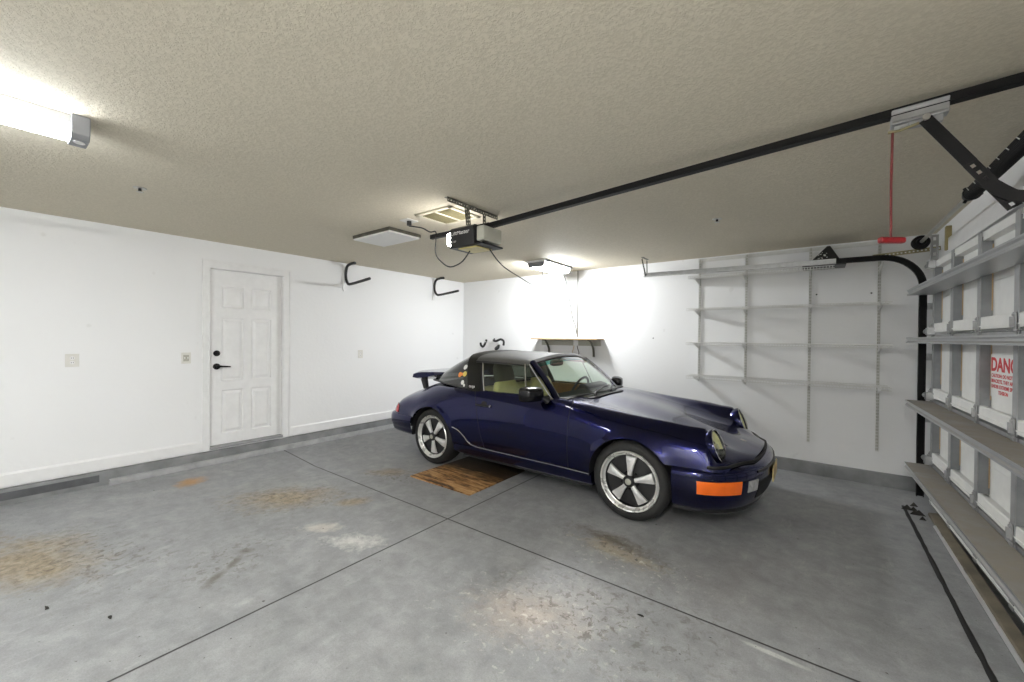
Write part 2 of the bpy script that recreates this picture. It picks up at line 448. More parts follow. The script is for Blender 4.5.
# house door
dr = bpy.data.objects.new('door_1', None); COL.objects.link(dr); dr.location = (XA, D0, DB); dr['_org'] = [XA, D0, DB]
struct(dr, 'white six panel door in the left wall', 'door')
xs = XA-.035
m = MB()
W = D1-D0-.012; y0 = D0+.006; z0 = DB+.008; HT = DT-DB-.014
cols = [(.115*W/.75, .335*W/.75), (.415*W/.75, .635*W/.75)]
rws = [(.115,.60), (.70,1.40), (1.51,1.75)]
rws = [(a*HT/1.93, b*HT/1.93) for a, b in rws]
ysp = [0] + [q for c in cols for q in c] + [W]; zsp = [0] + [q for r in rws for q in r] + [HT]
m.box(xs-.03, xs-.018, y0, y0+W, z0, z0+HT)
for i in range(5):
    for j in range(7):
        a, b, c, d = y0+ysp[i], y0+ysp[i+1], z0+zsp[j], z0+zsp[j+1]
        if i in (1,3) and j in (1,3,5):
            # moulded panel: groove then raised field
            def rect(ins, dx): return [(xs+dx, a+ins, c+ins), (xs+dx, b-ins, c+ins), (xs+dx, b-ins, d-ins), (xs+dx, a+ins, d-ins)]
            R = [rect(0,0), rect(.010,-.013), rect(.022,-.013), rect(.046,-.001)]
            vs = [p for r in R for p in r]; fs = []
            for k in range(3):
                for q in range(4): fs.append((k*4+q, k*4+(q+1)%4, (k+1)*4+(q+1)%4, (k+1)*4+q))
            fs.append((12,13,14,15)); m.add(vs, fs)
        else:
            m.add([(xs,a,c),(xs,b,c),(xs,b,d),(xs,a,d)], [(0,1,2,3)])
m.build('door_panel', M['white'], dr)
m = MB(); zc_ = DT+.003
m.box(XA, XA+.014, D0-.07, D0-.002, DB-.03, zc_).box(XA, XA+.014, D1+.002, D1+.088, DB-.03, zc_).box(XA, XA+.014, D0-.07, D1+.088, zc_, DT+.085)
m.box(XA+.014, XA+.022, D0-.07, D0-.05, DB-.03, DT+.063).box(XA+.014, XA+.022, D1+.068, D1+.088, DB-.03, DT+.063).box(XA+.014, XA+.022, D0-.07, D1+.088, DT+.063, DT+.085)
m.box(XA-.1, XA+.002, D0-.002, D0+.004, DB, DT).box(XA-.1, XA+.002, D1-.004, D1+.002, DB, DT).box(XA-.1, XA+.002, D0, D1, DT-.004, DT)
m.build('door_frame', M['white'], dr)
MB().box(XA-.1, XA+.02, D0, D1, DB-.022, DB+.004).build('threshold', M['galvdull'], dr, bevel=.003)
m = MB(); m.lathe((xs, y0+.065, 1.235), (1,0,0), [(0,0),(.032,0),(.032,.012),(.022,.02),(.018,.03),(0,.032)], 20)
m.bar((xs+.03, y0+.065, 1.222), (xs+.03, y0+.065, 1.248), .006, .012)
m.build('deadbolt', M['dark_steel'], dr, smooth=True)
m = MB(); m.lathe((xs, y0+.065, 1.09), (1,0,0), [(0,0),(.034,0),(.034,.01),(.02,.018),(.012,.022),(.012,.05),(0,.052)], 20)
m.tube([(xs+.045, y0+.06, 1.09), (xs+.05, y0+.09, 1.092), (xs+.05, y0+.14, 1.088), (xs+.048, y0+.185, 1.084)], [.011,.011,.009,.007], 8)
m.build('lever_handle', M['dark_steel'], dr, smooth=True)
m = MB()
for z in (.45, 1.2, 1.95): m.cyl((xs+.004, D1-.006, z-.045), (xs+.004, D1-.006, z+.045), .006, 8)
m.build('hinge', M['white'], dr)

# outlets and switch on the left wall
def plate(name, label, cat, yc, zc, w, h, kind):
    t = thing(name, label, cat, (XA, yc, zc))
    MB().box(XA, XA+.006, yc-w/2, yc+w/2, zc-h/2, zc+h/2).build('cover_plate', M['plate'], t, bevel=.002)
    if kind == 'outlet':
        for dz in (-.02, .02):
            s = MB().lathe((XA+.005, yc, zc+dz), (1,0,0), [(0,.003),(.014,.003),(.016,0)], 16).build('socket', M['white'], t)
            q = MB()
            for dy in (-.006, .006): q.box(XA+.0082, XA+.0088, yc+dy-.0015, yc+dy+.0015, zc+dz-.004, zc+dz+.006)
            q.build('slot', M['gap'], s)
    else:
        for dy in (-.013, .013):
            MB().bar((XA+.006, yc+dy, zc-.003), (XA+.016, yc+dy, zc+.006), .008, .014).build('toggle', M['white'], t)
        MB().box(XA+.0055, XA+.0065, yc-.024, yc+.024, zc-.033, zc+.033).build('switch_recess', M['lensgrey'], t)
plate('wall_outlet', 'square ivory wall outlet left of the light switch', 'outlet', .493, 1.20, .085, .115, 'outlet')
plate('light_switch', 'ivory double light switch beside the white door', 'switch', 1.298, 1.193, .08, .115, 'switch')
plate('wall_outlet', 'ivory wall outlet between the white door and the car', 'outlet', 3.306, 1.183, .075, .115, 'outlet')

# black storage hooks on the left wall
def hook(label, yc):
    t = thing('storage_hook', label, 'hook', (XA, yc, 2.15), 'black storage hooks on the left wall')
    def cur(pts, r): 
        out = []
        for i in range(len(pts)-1):
            p0 = pts[max(i-1,0)]; p1 = pts[i]; p2 = pts[i+1]; p3 = pts[min(i+2,len(pts)-1)]
            for k in range(6):
                s = k/6; out.append(tuple(.5*((2*p1[q]) + (-p0[q]+p2[q])*s + (2*p0[q]-5*p1[q]+4*p2[q]-p3[q])*s*s + (-p0[q]+3*p1[q]-3*p2[q]+p3[q])*s**3) for q in range(3)))
        return out + [pts[-1]]
    path = cur([(-4.99,yc,2.425),(-5.09,yc,2.425),(-5.18,yc,2.40),(-5.215,yc,2.32),(-5.21,yc,2.23),(-5.165,yc,2.165),(-5.10,yc,2.15),(-4.9,yc,2.165),(-4.65,yc,2.19)], 0)
    MB().tube(path, .019, 10).build('hook_bar', M['black'], t, smooth=True)
    MB().box(XA, XA+.014, yc-.022, yc+.022, 2.06, 2.43).build('mounting_bracket', M['white'], t, bevel=.002)
hook('black curved storage hook above, nearest the white door', 3.06)
hook('black curved storage hook nearest the room corner', 4.68)

# ------------------------------------------------------------------ ceiling things
def strip_light(label, x, ya, yb, grp=None, tm='a_tube'):
    t = thing('strip_light', label, 'ceiling light', (x, (ya+yb)/2, H), grp)
    MB().box(x-.06, x+.06, ya, yb, 2.41, H).build('channel', M['white'], t, bevel=.003)
    for dx in (-.05, 0.0, .05):
        MB().cyl((x+dx, ya+.002, 2.372), (x+dx, yb-.002, 2.372), .014, 12).build('tube', M[tm], t, smooth=True)
    for a, b in ((yb,yb+.062),(ya-.062,ya)):
        c = MB().prism([(-.085,H),(.085,H),(.075,2.365),(.055,2.343),(-.055,2.343),(-.075,2.365)], a, b, lambda u,v,s: (x+u, s, v)).build('end_cap', M['cap_grey'], t, bevel=.004)
        MB().lathe((x+.02, (a+b)/2, 2.342), (0,0,-1), [(0,.002),(.02,.002),(.02,0)], 16).build('pull_hole', M['white'], c)
strip_light('lit fluorescent strip light with grey end cap on the ceiling beside the left wall', -2.83, -1.10, .255)
strip_light('added fill strip light, out of view above and behind the camera', .15, -1.20, .05, None, 'fill_tube')  # unseen lamp, added to brighten the shelf wall and floor on the right
t = thing('ceiling_light', 'lit shallow ceiling light near the back wall', 'ceiling light', (-2.95, 4.83, H))
MB().box(-3.09, -2.79, 4.37, 5.06, 2.425, H).build('tray', M['white'], t, bevel=.003)
m = MB(); ya, yb, za = 4.39, 5.04, 2.362
q = [(-3.075,2.425),(-3.055,za+.008),(-3.035,za),(-2.845,za),(-2.825,za+.008),(-2.805,2.425)]
for k in range(5):
    m.mat(1 if k in (0, 4) else 0).add([(q[k][0],ya,q[k][1]),(q[k+1][0],ya,q[k+1][1]),(q[k+1][0],yb,q[k+1][1]),(q[k][0],yb,q[k][1])], [(0,1,2,3)])
m.build('diffuser', [M['b_glow'], M['b_side']], t)
for a, b in ((ya-.016, ya-.001), (yb+.001, yb+.016)):
    MB().prism([(x, z) for x, z in q], a, b, lambda u,v,w: (u, w, v)).build('end_cap', M['cap_grey'], t, bevel=.002)
for x in (-3.095, -2.789): MB().box(x, x+.006, 4.365, 5.065, 2.42, H).build('rim', M['cap_grey'], t)

t = thing('attic_hatch', 'white rectangular panel hanging slightly below the ceiling', 'panel', (-3.47, 2.47, H))
MB().box(-3.75, -3.16, 2.28, 2.64, 2.405, 2.42).build('panel_board', M['paper'], t, bevel=.003)
MB().box(-3.755, -3.155, 2.275, 2.645, 2.42, H).build('panel_rim', M['hanger'], t)

t = thing('air_vent', 'cream framed air return vent above the door opener', 'vent', (-2.47, 2.4, H))
vx0, vx1, vy0, vy1 = -2.68, -2.27, 2.18, 2.54
m = MB(); m.box(vx0,vx1,vy0,vy0+.035,2.438,H).box(vx0,vx1,vy1-.035,vy1,2.438,H).box(vx0,vx0+.035,vy0,vy1,2.438,H).box(vx1-.035,vx1,vy0,vy1,2.438,H).box(-2.48,-2.46,vy0,vy1,2.438,H)
m.build('vent_frame', M['vent'], t, bevel=.002)
for a, b in ((vx0+.035,-2.48),(-2.46,vx1-.035)):
    g = MB(); g.box(a, b, vy0+.035, vy1-.035, 2.446, H)
    k = vy0+.045
    while k < vy1-.04: g.bar((a, k, 2.443), (b, k, 2.443), .003, .006); k += .018
    g.build('grille', M['filter'], t)

t = thing('ceiling_outlet', 'small white ceiling outlet beside the vent', 'outlet', (-2.85, 2.26, H))
MB().box(-2.91, -2.80, 2.20, 2.32, 2.442, H).build('cover_plate', M['plate'], t, bevel=.002)
MB().cyl((-2.85,2.26,2.405),(-2.85,2.26,2.443), .02, 12).build('plug', M['black'], t)
def sprinkler(label, x, y):
    t = thing('ceiling_sensor', label, 'ceiling fitting', (x, y, H))
    MB().lathe((x,y,H), (0,0,-1), [(0,.004),(.035,.004),(.038,0)], 20).build('escutcheon', M['steel'], t)
    MB().cyl((x,y,H-.004),(x,y,H-.026), .009, 10).build('stem', M['dark_steel'], t)
    MB().lathe((x,y,H-.026), (0,0,-1), [(0,.003),(.02,.003),(.02,0),(0,0)], 12).build('deflector', M['steel'], t)
sprinkler('small sprinkler fitting on ceiling near the strip light', -3.762, .672)
sprinkler('small sprinkler fitting on ceiling above the shelf wall', -.69, 3.745)

def smooth_path(pts, k=8):
    out = []
    for i in range(len(pts)-1):
        p0 = pts[max(i-1,0)]; p1 = pts[i]; p2 = pts[i+1]; p3 = pts[min(i+2,len(pts)-1)]
        for j in range(k):
            s = j/k
            out.append(tuple(.5*((2*p1[q]) + (-p0[q]+p2[q])*s + (2*p0[q]-5*p1[q]+4*p2[q]-p3[q])*s*s + (-p0[q]+3*p1[q]-3*p2[q]+p3[q])*s**3) for q in range(len(p1))))
    return out + [tuple(pts[-1])]

# garage door opener
OY = 2.345
t = thing('garage_door_opener', 'black garage door opener motor with long black rail', 'door opener', (-2.17, OY, 2.2))
m = MB(); m.prism([(2.225,2.135),(2.47,2.135),(2.47,2.285),(2.235,2.285),(2.215,2.27)], -2.30, -2.05, lambda u,v,s: (s, u, v))
hs = m.build('housing', M['black'], t, bevel=.006)
text('lettering', 'LiftMaster', .047, M['white_mark'], hs, (-2.285, 2.2135, 2.222), (1,0,0), (0,.13,1), .0004)
text('lettering', '½ HP', .022, M['white_mark'], hs, (-2.285, 2.2175, 2.165), (1,0,0), (0,.1,1), .0004)
MB().prism([(2.225,2.127),(2.47,2.127),(2.47,2.14),(2.225,2.14)], -2.31, -1.97, lambda u,v,s: (s,u,v)).build('base_pan', M['black'], t, bevel=.003)
MB().box(-2.24,-2.05,2.25,2.43,2.117,2.128).build('amber_lens', M['amber'], t, bevel=.004)
MB().box(-2.04,-1.965,2.235,2.45,2.155,2.268).build('lamp_lens', M['lensgrey'], t, bevel=.012)
MB().box(-2.36,-2.302,2.24,2.45,2.16,2.26).build('lit_lamp_lens', M['bulb_glow'], t, bevel=.012)
def railz(x): return 2.292 + (x+1.9)*.043
m = MB(); m.bar((-2.66, OY, 2.292), (-2.0, OY, 2.292), .03, .035)
m.build('rear_rail', M['dark_steel'], t)
m = MB(); A = Vector((-2.05, OY, railz(-2.05))); B = Vector((.86, OY, railz(.86)+.02))
m.bar(A, B, .035, .034)
m.bar(A+Vector((0,0,-.017)), B+Vector((0,0,-.017)), .045, .006)
m.build('rail', M['dark_steel'], t, bevel=.002)
# hanging straps of perforated angle
def perf(a, b, w, th, normal, name, par, mt, hole=.006, step=.026):
    """perforated flat strip"""
    a = Vector(a); b = Vector(b); d = (b-a); L = d.length; d.normalize(); nn = Vector(normal).normalized(); s = d.cross(nn).normalized()
    mm = MB(); k = max(1, int(L/step)); st = L/k
    hh = [-w/2, -hole, hole, w/2]
    for i in range(k):
        u0 = i*st; us = [u0, u0+st*.28, u0+st*.72, u0+st]
        for p in range(3):
            for q in range(3):
                if p == 1 and q == 1: continue
                P = [a + d*us[p] + s*hh[q], a + d*us[p+1] + s*hh[q], a + d*us[p+1] + s*hh[q+1], a + d*us[p] + s*hh[q+1]]
                mm.add(P, [(0,1,2,3)])
    return mm.build(name, mt, par, solid=th, weld=.0005)
perf((-2.15,2.03,H-.004),(-2.15,2.60,H-.004), .032, .003, (0,0,1), 'hanger_angle', t, M['hanger'])
perf((-2.135,2.03,H-.02),(-2.135,2.60,H-.02), .034, .003, (1,0,0), 'hanger_angle', t, M['hanger'])
perf((-2.13,2.22,H-.03),(-2.13,2.24,2.285), .034, .003, (1,0,0), 'hanger_strap', t, M['hanger'])
perf((-2.115,2.22,H-.03),(-2.115,2.24,2.285), .03, .003, (0,1,0), 'hanger_strap', t, M['hanger'])
perf((-2.13,2.43,H-.03),(-2.13,2.43,2.285), .034, .003, (1,0,0), 'hanger_strap', t, M['hanger'])
# trolley on the rail
zt = railz(.33)
tr = MB()
tr.prism([(-.028,-.028),(-.022,-.022),(-.022,.014),(-.03,.024),(.03,.024),(.022,.014),(.022,-.022),(.028,-.028),(.028,-.036),(-.028,-.036)], .235, .405, lambda u,v,s: (s, OY+u, railz(s)+v-.005))
tr.box(.29,.39,OY-.012,OY+.012,zt-.065,zt-.035).box(.245,.29,OY-.004,OY+.004,zt-.06,zt-.036)
tr.build('trolley', M['galvdull'], t, bevel=.003)
MB().tube([(.32,OY-.012,zt-.055),(.26,OY-.012,zt-.07),(.225,OY-.012,zt-.068)], .006, 6).build('release_lever', M['brass_steel'], t)
# arm
ab = Vector((.575, OY-.03, 1.935)); at = Vector((.335, OY-.03, zt-.052))
am = at.lerp(ab, .52)
MB().bar(at, am, .004, .042, (0,0,1)).build('upper_arm', M['dark_steel'], t)
perf(am, ab, .042, .004, (0,1,0), 'lower_arm', t, M['dark_steel'], .0065, .03)
MB().lathe((.335, OY-.055, zt-.052), (0,1,0), [(0,0),(.012,0),(.012,.008),(.007,.008),(.007,.04),(0,.04)], 12).build('pivot_bolt', M['steel'], t)
pth = smooth_path([(.50,OY-.036,2.045),(.548,OY-.036,1.995),(.575,OY-.036,1.975),(.62,OY-.036,1.97),(.70,OY-.036,1.985),(.80,OY-.036,2.0)], 5)
m = MB()
fr = []
for i, p in enumerate(pth):
    a = Vector(pth[max(i-1,0)]); b = Vector(pth[min(i+1,len(pth)-1)]); d = (b-a).normalized(); fr.append((Vector(p), Vector((-d.z,0,d.x)), Vector((0,1,0))))
m.sweep([(-.022,-.002),(.022,-.002),(.022,.002),(-.022,.002)], fr).build('curved_arm', M['dark_steel'], t)
t = thing('release_cord', 'red emergency release cord with red T handle', 'cord', (.24, OY-.012, 1.87))
MB().tube([(.24,OY-.012,zt-.066),(.238,OY-.012,2.1),(.24,OY-.012,1.875)], .0045, 6).build('cord', M['redcord'], t)
m = MB(); m.bar((.20,OY-.045,1.862),(.285,OY+.02,1.862), .026, .026); m.build('handle', M['red'], t, bevel=.008)

# opener cables
def cable(name, label, pts, r, mt, grp=None, loc=None):
    o = MB().tube(smooth_path(pts), r, 6).build(name, mt, None, loc=pts[0], smooth=True); tag(o, label, 'cable', grp); return o
cable('power_cable', 'black power cable looping from ceiling outlet to opener', [(-2.85,2.26,2.40),(-2.78,2.27,2.385),(-2.72,2.30,2.37),(-2.66,2.33,2.335),(-2.60,2.34,2.33),(-2.585,2.33,2.26),(-2.55,2.30,2.13),(-2.46,2.28,2.05),(-2.36,2.28,2.00),(-2.25,2.30,2.03),(-2.19,2.33,2.117)], .0055, M['black'])
cable('light_cable', 'thin dark cable sagging from opener to back ceiling light', [(-2.05,2.40,2.125),(-2.08,2.6,2.03),(-2.15,2.95,1.98),(-2.3,3.4,1.97),(-2.5,3.85,2.07),(-2.72,4.2,2.27),(-2.80,4.36,2.40)], .005, M['black'])
cable('hanging_cord', 'thin grey cord slanting from back ceiling light to wooden shelf', [(-2.95,5.06,2.41),(-3.02,5.30,2.30),(-3.0,5.385,2.0),(-2.95,5.39,1.75),(-2.90,5.39,1.62),(-2.865,5.39,1.46)], .0055, M['black'])
cable('wall_cable', 'straight pale cable running down the wall to the wooden shelf', [(-2.875,5.405,2.45),(-2.875,5.405,2.1),(-2.875,5.405,1.7),(-2.875,5.405,1.46)], .006, M['hanger'])

# ------------------------------------------------------------------ back wall
t = thing('wood_shelf', 'plain wooden board shelf on curved brackets behind the car', 'shelf', (-3.0, YB, 1.42))
MB().box(-3.57, -2.45, 5.185, YB, 1.418, 1.437).build('board', M['tanwood'], t, bevel=.002)
MB().box(-3.50, -2.50, YB-.02, YB, 1.33, 1.418).build('cleat', M['lensgrey'], t, bevel=.002)
for x in (-3.36, -2.60):
    p = smooth_path([(x,5.22,1.412),(x,5.27,1.405),(x,5.33,1.36),(x,5.385,1.28),(x,5.40,1.17)], 5)
    fr = []
    for i, q in enumerate(p):
        a = Vector(p[max(i-1,0)]); b = Vector(p[min(i+1,len(p)-1)]); d = (b-a).normalized(); fr.append((Vector(q), Vector((0,-d.z,d.y)), Vector((1,0,0))))
    MB().sweep([(-.009,-.014),(.009,-.014),(.009,.014),(-.009,.014)], fr).build('bracket', M['hanger'], t, bevel=.002)
t = thing('power_strip', 'white plug box hanging under the wooden shelf', 'plug', (-2.88, YB, 1.36))
MB().box(-2.93,-2.85,5.385,YB-.021,1.33,1.419).build('plug_box', M['white'], t, bevel=.004)
for dx in (-.03, .02):
    MB().tube(smooth_path([(-2.89+dx,5.395,1.34),(-2.885+dx*1.5,5.39,1.28),(-2.88+dx*2.2,5.39,1.22),(-2.89+dx,5.40,1.15)],5), .006, 6).build('lead', M['tanwood'] if dx < 0 else M['black'], t)
t = thing('hose_hook', 'white wall rack with black curved hooks left of wooden shelf', 'hook', (-4.45, YB, 1.35))
MB().box(-4.62,-4.36,YB-.012,YB,1.33,1.39).build('wall_plate', M['white'], t, bevel=.003)
def hk(pts): return MB().tube(smooth_path(pts,6), .019, 8)
hk([(-4.66,5.40,1.40),(-4.66,5.36,1.33),(-4.66,5.31,1.28),(-4.66,5.26,1.30),(-4.66,5.245,1.35)]).build('hook_arm', M['black'], t, smooth=True)
hk([(-4.48,5.40,1.41),(-4.43,5.32,1.39),(-4.36,5.30,1.38),(-4.27,5.31,1.41),(-4.22,5.33,1.38),(-4.23,5.34,1.31)]).build('hook_arm', M['black'], t, smooth=True)
hk([(-4.37,5.40,1.31),(-4.39,5.33,1.26),(-4.35,5.29,1.24),(-4.30,5.29,1.27),(-4.31,5.31,1.31)]).build('hook_arm', M['black'], t, smooth=True)
for x in (-4.66, -4.37): MB().bar((x,5.412,1.345),(x,5.36,1.345), .03, .05).build('arm_bracket', M['white'], t, bevel=.003)

# shelf uprights and wire shelves
STD = [(-1.178, .94), (-.674, .92), (-.075, .34), (.477, .34)]
SH = [(2.185, -1.245, .12), (1.805, -1.26, .545), (1.400, -1.26, .55), (1.000, -1.255, .55)]
wh = ['leftmost', 'second from left', 'third from left', 'rightmost']
t = tag(MB().prism([(0,2.395),(.006,2.395),(.006,2.40),(.003,2.403),(.003,2.425),(.006,2.428),(.006,2.435),(0,2.435)], -1.20, .60, lambda u,v,s: (s, YB-u, v)).build('hang_rail', M['std'], None, loc=(-.3,YB,2.41)), 'white hang rail along the wall above the shelf uprights', 'shelf rail')
for i, (x, zb) in enumerate(STD):
    t = thing('shelf_upright', f'slotted white shelf upright, {wh[i]} of four on wall', 'shelf upright', (x, YB-.006, zb), 'slotted uprights on the back wall')
    m = MB(); zt_ = 2.43
    m.box(x-.0135, x-.009, YB-.018, YB-.006, zb, zt_).box(x+.009, x+.0135, YB-.018, YB-.006, zb, zt_)
    z = zb
    while z < zt_-.03:
        m.box(x-.0135, x+.0135, YB-.019, YB-.016, z, z+.012); z += .032
    m.box(x-.0025, x+.0025, YB-.019, YB-.016, zb, zt_)
    m.mat(1).box(x-.009, x+.009, YB-.008, YB-.006, zb, zt_)
    m.build('slotted_channel', [M['std'], M['lensgrey']], t)
    for z, a, b in SH:
        m = MB()
        yb_, yf_ = YB-.018, 5.125
        m.prism([(yb_,z-.006),(yf_,z-.006),(yf_,z-.022),(yf_+.03,z-.03),(yb_-.02,z-.075),(yb_,z-.085)], x-.0045, x+.0045, lambda u,v,s: (s,u,v))
        m.build('shelf_bracket', M['std'], t)
sn = ['topmost and shortest white wire shelf, below the ceiling', 'second white wire shelf from the top of the wall', 'third white wire shelf from the top of the wall', 'lowest white wire shelf, level with the car hood']
for (z, a, b), lb in zip(SH, sn):
    m = MB(); r = .0036
    for y, zz in ((5.112, z), (5.112, z-.026), (5.25, z-.004), (5.385, z)):
        m.cyl((a,y,zz),(b,y,zz), r, 6)
    x = a
    while x <= b+.001:
        m.tube([(x,5.388,z+.003),(x,5.113,z+.003),(x,5.109,z-.003),(x,5.109,z-.027)], .0023, 4); x += .0255
    tag(m.build('wire_shelf', M['wire'], None, loc=((a+b)/2, 5.25, z)), lb, 'shelf', 'white wire shelves on the back wall')
t = thing('plastic_bin_lid', 'black wedge shaped plastic lid lying on the top wire shelf', 'lid', (.03, 5.25, 2.19))
m = MB(); m.add([(-.12,5.135,2.192),(.19,5.13,2.192),(.19,5.37,2.192),(-.12,5.37,2.192),(.06,5.18,2.395),(.085,5.18,2.395),(.085,5.33,2.395),(.06,5.33,2.395)], [(3,2,1,0),(4,5,6,7),(0,1,5,4),(1,2,6,5),(2,3,7,6),(3,0,4,7)])
ld = m.build('wedge', M['black'], t, bevel=.006)
MB().box(-.14,.21,5.115,5.38,2.189,2.200).build('rim', M['black'], t, bevel=.002)
m = MB()
for k in range(16):
    u = random.uniform(-.02,.07); z = random.uniform(2.26,2.34)
    y = 5.13+.05*(z-2.192)/.203 - .003
    m.box(u, u+random.uniform(.006,.018), y, y+.0015, z, z+.005)
pm = m.build('printed_marks', M['white_mark'], ld); pm['kind'] = 'stuff'
# small nail holes on the back wall
for i, (x, z, lb) in enumerate(((-.02,1.93,'dark screw head in wall between third and fourth uprights'),(-1.75,1.45,'dark screw head in bare wall left of the shelf uprights'),(.42,1.92,'dark screw head in wall close to the rightmost upright'))):
    tag(MB().lathe((x,YB,z),(0,-1,0),[(0,.004),(.005,.004),(.008,0),(.003,-.002)],10).build('screw_head', M['dark_steel'], None, loc=(x,YB,z)), lb, 'screw')

# ------------------------------------------------------------------ garage door (slightly out of square with the side walls)
def gd(d, y, z): return (.625 + d + .0232*(5.0-y), y, z)
G = thing('garage_door', 'closed sectional garage door with grey stiles and steel struts', 'garage door', gd(.2, 2.6, 0))
Y0, Y1 = .25, 5.0
joints = [.02, .385, .94, 1.50, 2.135]
SK = .215
stl = []
y = 5.0
stl = [4.978, 4.44, 3.857, 3.29, 2.715, 2.14, 1.565, .99, .40]
for i in range(4):
    a, b = joints[i]+.004, joints[i+1]-.004
    s = MB().box(SK, SK+.02, Y0, Y1, a, b)
    mid = (a+b)/2
    s.box(SK-.002, SK, Y0, Y1, mid-.002, mid+.001)
    sec = s.build('door_section', M['doorwhite'], G, fn=gd)
    # white bottom rail and grey top rail
    MB().prism([(SK-.05,a+.012),(SK-.05,a+.082),(SK-.044,a+.09),(SK-.03,a+.09),(SK-.03,a+.078),(SK,a+.078),(SK,a+.012)], Y0, Y1, lambda u,v,q: (u,q,v)).box(SK-.054,SK-.048,Y0,Y1,a+.026,a+.034).build('bottom_rail', M['doorwhite'], sec, fn=gd)
    MB().prism([(SK-.045,b-.055),(SK-.045,b),(SK,b),(SK,b-.06)], Y0, Y1, lambda u,v,q: (u,q,v)).build('top_rail', M['galvdull'] if i < 3 else M['doorwhite'], sec, fn=gd)
    for j, yc in enumerate(stl):
        w = .030 if j else .02
        m = MB(); m.box(SK-.05, SK-.001, yc-w, yc-w+.006, a+.09, b-.03)
        m.box(SK-.05, SK-.001, yc+w-.006, yc+w, a+.09, b-.03)
        m.mat(1).box(SK-.053, SK-.049, yc-w, yc+w, a, b)
        m.mat(2).box(SK-.006, SK-.001, yc-w-.003, yc-w, a+.13, b-.08)
        m.build('stile', [M['stilegrey'], M['galvdull'], M['foam']], sec, fn=gd)
    if i < 3:
        for yc in stl:
            m = MB(); dd = SK-.056
            m.box(dd-.004, dd, yc-.02, yc+.02, b+.012, b+.10).box(dd-.004, dd, yc-.02, yc+.02, b-.075, b-.008)
            m.cyl((dd-.008, yc-.028, b+.004), (dd-.008, yc+.028, b+.004), .008, 8)
            m.box(dd-.02, dd-.004, yc-.006, yc+.006, b+.02, b+.075)
            for dz in (.03, .085): m.cyl((dd-.012, yc, b+dz), (dd, yc, b+dz), .007, 6)
            m.build('hinge', M['galvdull'], sec, fn=gd)
for zz in (1.893, 1.470, .917, .362):
    pf = [(SK-.052,0),(0,0),(0,-.010),(.010,-.019),(.010,-.030),(0,-.039),(0,-.049),(SK-.052,-.049),(SK-.052,-.046),(.006,-.046),(.015,-.034),(.015,-.015),(.006,-.004),(SK-.052,-.004)]
    MB().prism(pf, Y0, Y1, lambda u,v,q: (u,q,zz+v)).build('strut', M['strut'], G, fn=gd)
for zz in (.41, .965, 1.525, 2.10):
    m = MB(); m.cyl((SK-.075, 4.99, zz), (SK-.075, 5.07, zz), .006, 8); m.lathe((SK-.075, 5.045, zz), (0,1,0), [(0,0),(.022,0),(.024,.005),(.024,.018),(.022,.022),(0,.022)], 14)
    m.box(SK-.095, SK-.05, 4.93, 4.995, zz-.03, zz+.03)
    m.build('roller', M['galv'], G, fn=gd)
MB().box(SK-.03, SK+.03, Y0, Y1, 0, .03).build('bottom_seal', M['rubber'], G, fn=gd)
# danger decal
sk = MB().box(SK-.0045, SK-.003, 3.29, 3.86, 1.10, 1.36).build('warning_decal', M['paper'], G, fn=gd)
xd = Vector(gd(0,3,0)) - Vector(gd(0,4,0))
def dtext(s, y, z, size, sx=1.0, bold=0):
    text('lettering', s, size, M['decal_red'], sk, gd(SK-.005, y, z), xd, (0,0,1), .0003, bold=bold, sx=sx)
dtext('DANGER', 3.82, 1.262, .112, 1.18, .004)
for k, s_ in enumerate(('CAUTION: DO NOT ADJUST', 'BRACKETS, THEY ARE', 'UNDER EXTREME SPRING', 'TENSION')):
    dtext(s_, 3.81 if k < 3 else 3.70, 1.222-.033*k, .030, 1.15, .0008)

# track for the far side
TY = 5.09
t = thing('door_track', 'steel garage door track curving from ceiling run to upright', 'door track', (.74, TY, 0))
CP = [(-.025,-.016),(-.025,.016),(.025,.016),(.025,-.016),(.017,-.016),(.017,-.012),(.021,-.012),(.021,.012),(-.021,.012),(-.021,-.012),(-.017,-.012),(-.017,-.016)]
def tf(p, q): 
    a = Vector((p[0],TY,p[1])); d = Vector((q[0],0,q[1])).normalized(); return (a, Vector((-d.z,0,d.x)), Vector((0,1,0)))
zh0, zh1 = 2.245, 2.215
MB().sweep(CP, [tf((-1.77,zh0),(1,-.0135)), tf((.13,zh1+.004),(1,-.0135))]).build('horizontal_track', M['galv'], t)
fr = [tf((.13,zh1+.004),(1,-.0135))]; R_ = .29
for k in range(0, 13):
    a = PI/2*k/12; fr.append(tf((.45+R_*math.sin(a), zh1-R_*(1-math.cos(a))), (math.cos(a), -math.sin(a))))
fr.append(tf((.74,.05),(0,-1)))
MB().sweep(CP, fr).build('curved_track', M['dark_steel'], t, smooth=.5)
perf((.40,TY+.02,2.235),(.85,TY+.02,2.262), .035, .003, (0,1,0), 'flag_brace', t, M['brass_steel'])
for z in (.25, .75, 1.3, 1.75):
    MB().box(.765,.868,TY-.005,TY+.03,z-.03,z+.03).build('jamb_bracket', M['galv'], t, bevel=.003)
perf((-1.74,4.93,H-.004),(-1.74,5.13,H-.004), .03, .003, (0,0,1), 'hanger_angle', t, M['hanger'])
perf((-1.755,4.96,H-.02),(-1.755,TY+.02,2.235), .032, .003, (1,0,0), 'hanger_strap', t, M['dark_steel'])
perf((-1.74,5.10,H-.02),(-1.74,TY+.02,2.235), .032, .003, (1,0,0), 'hanger_strap', t, M['hanger'])

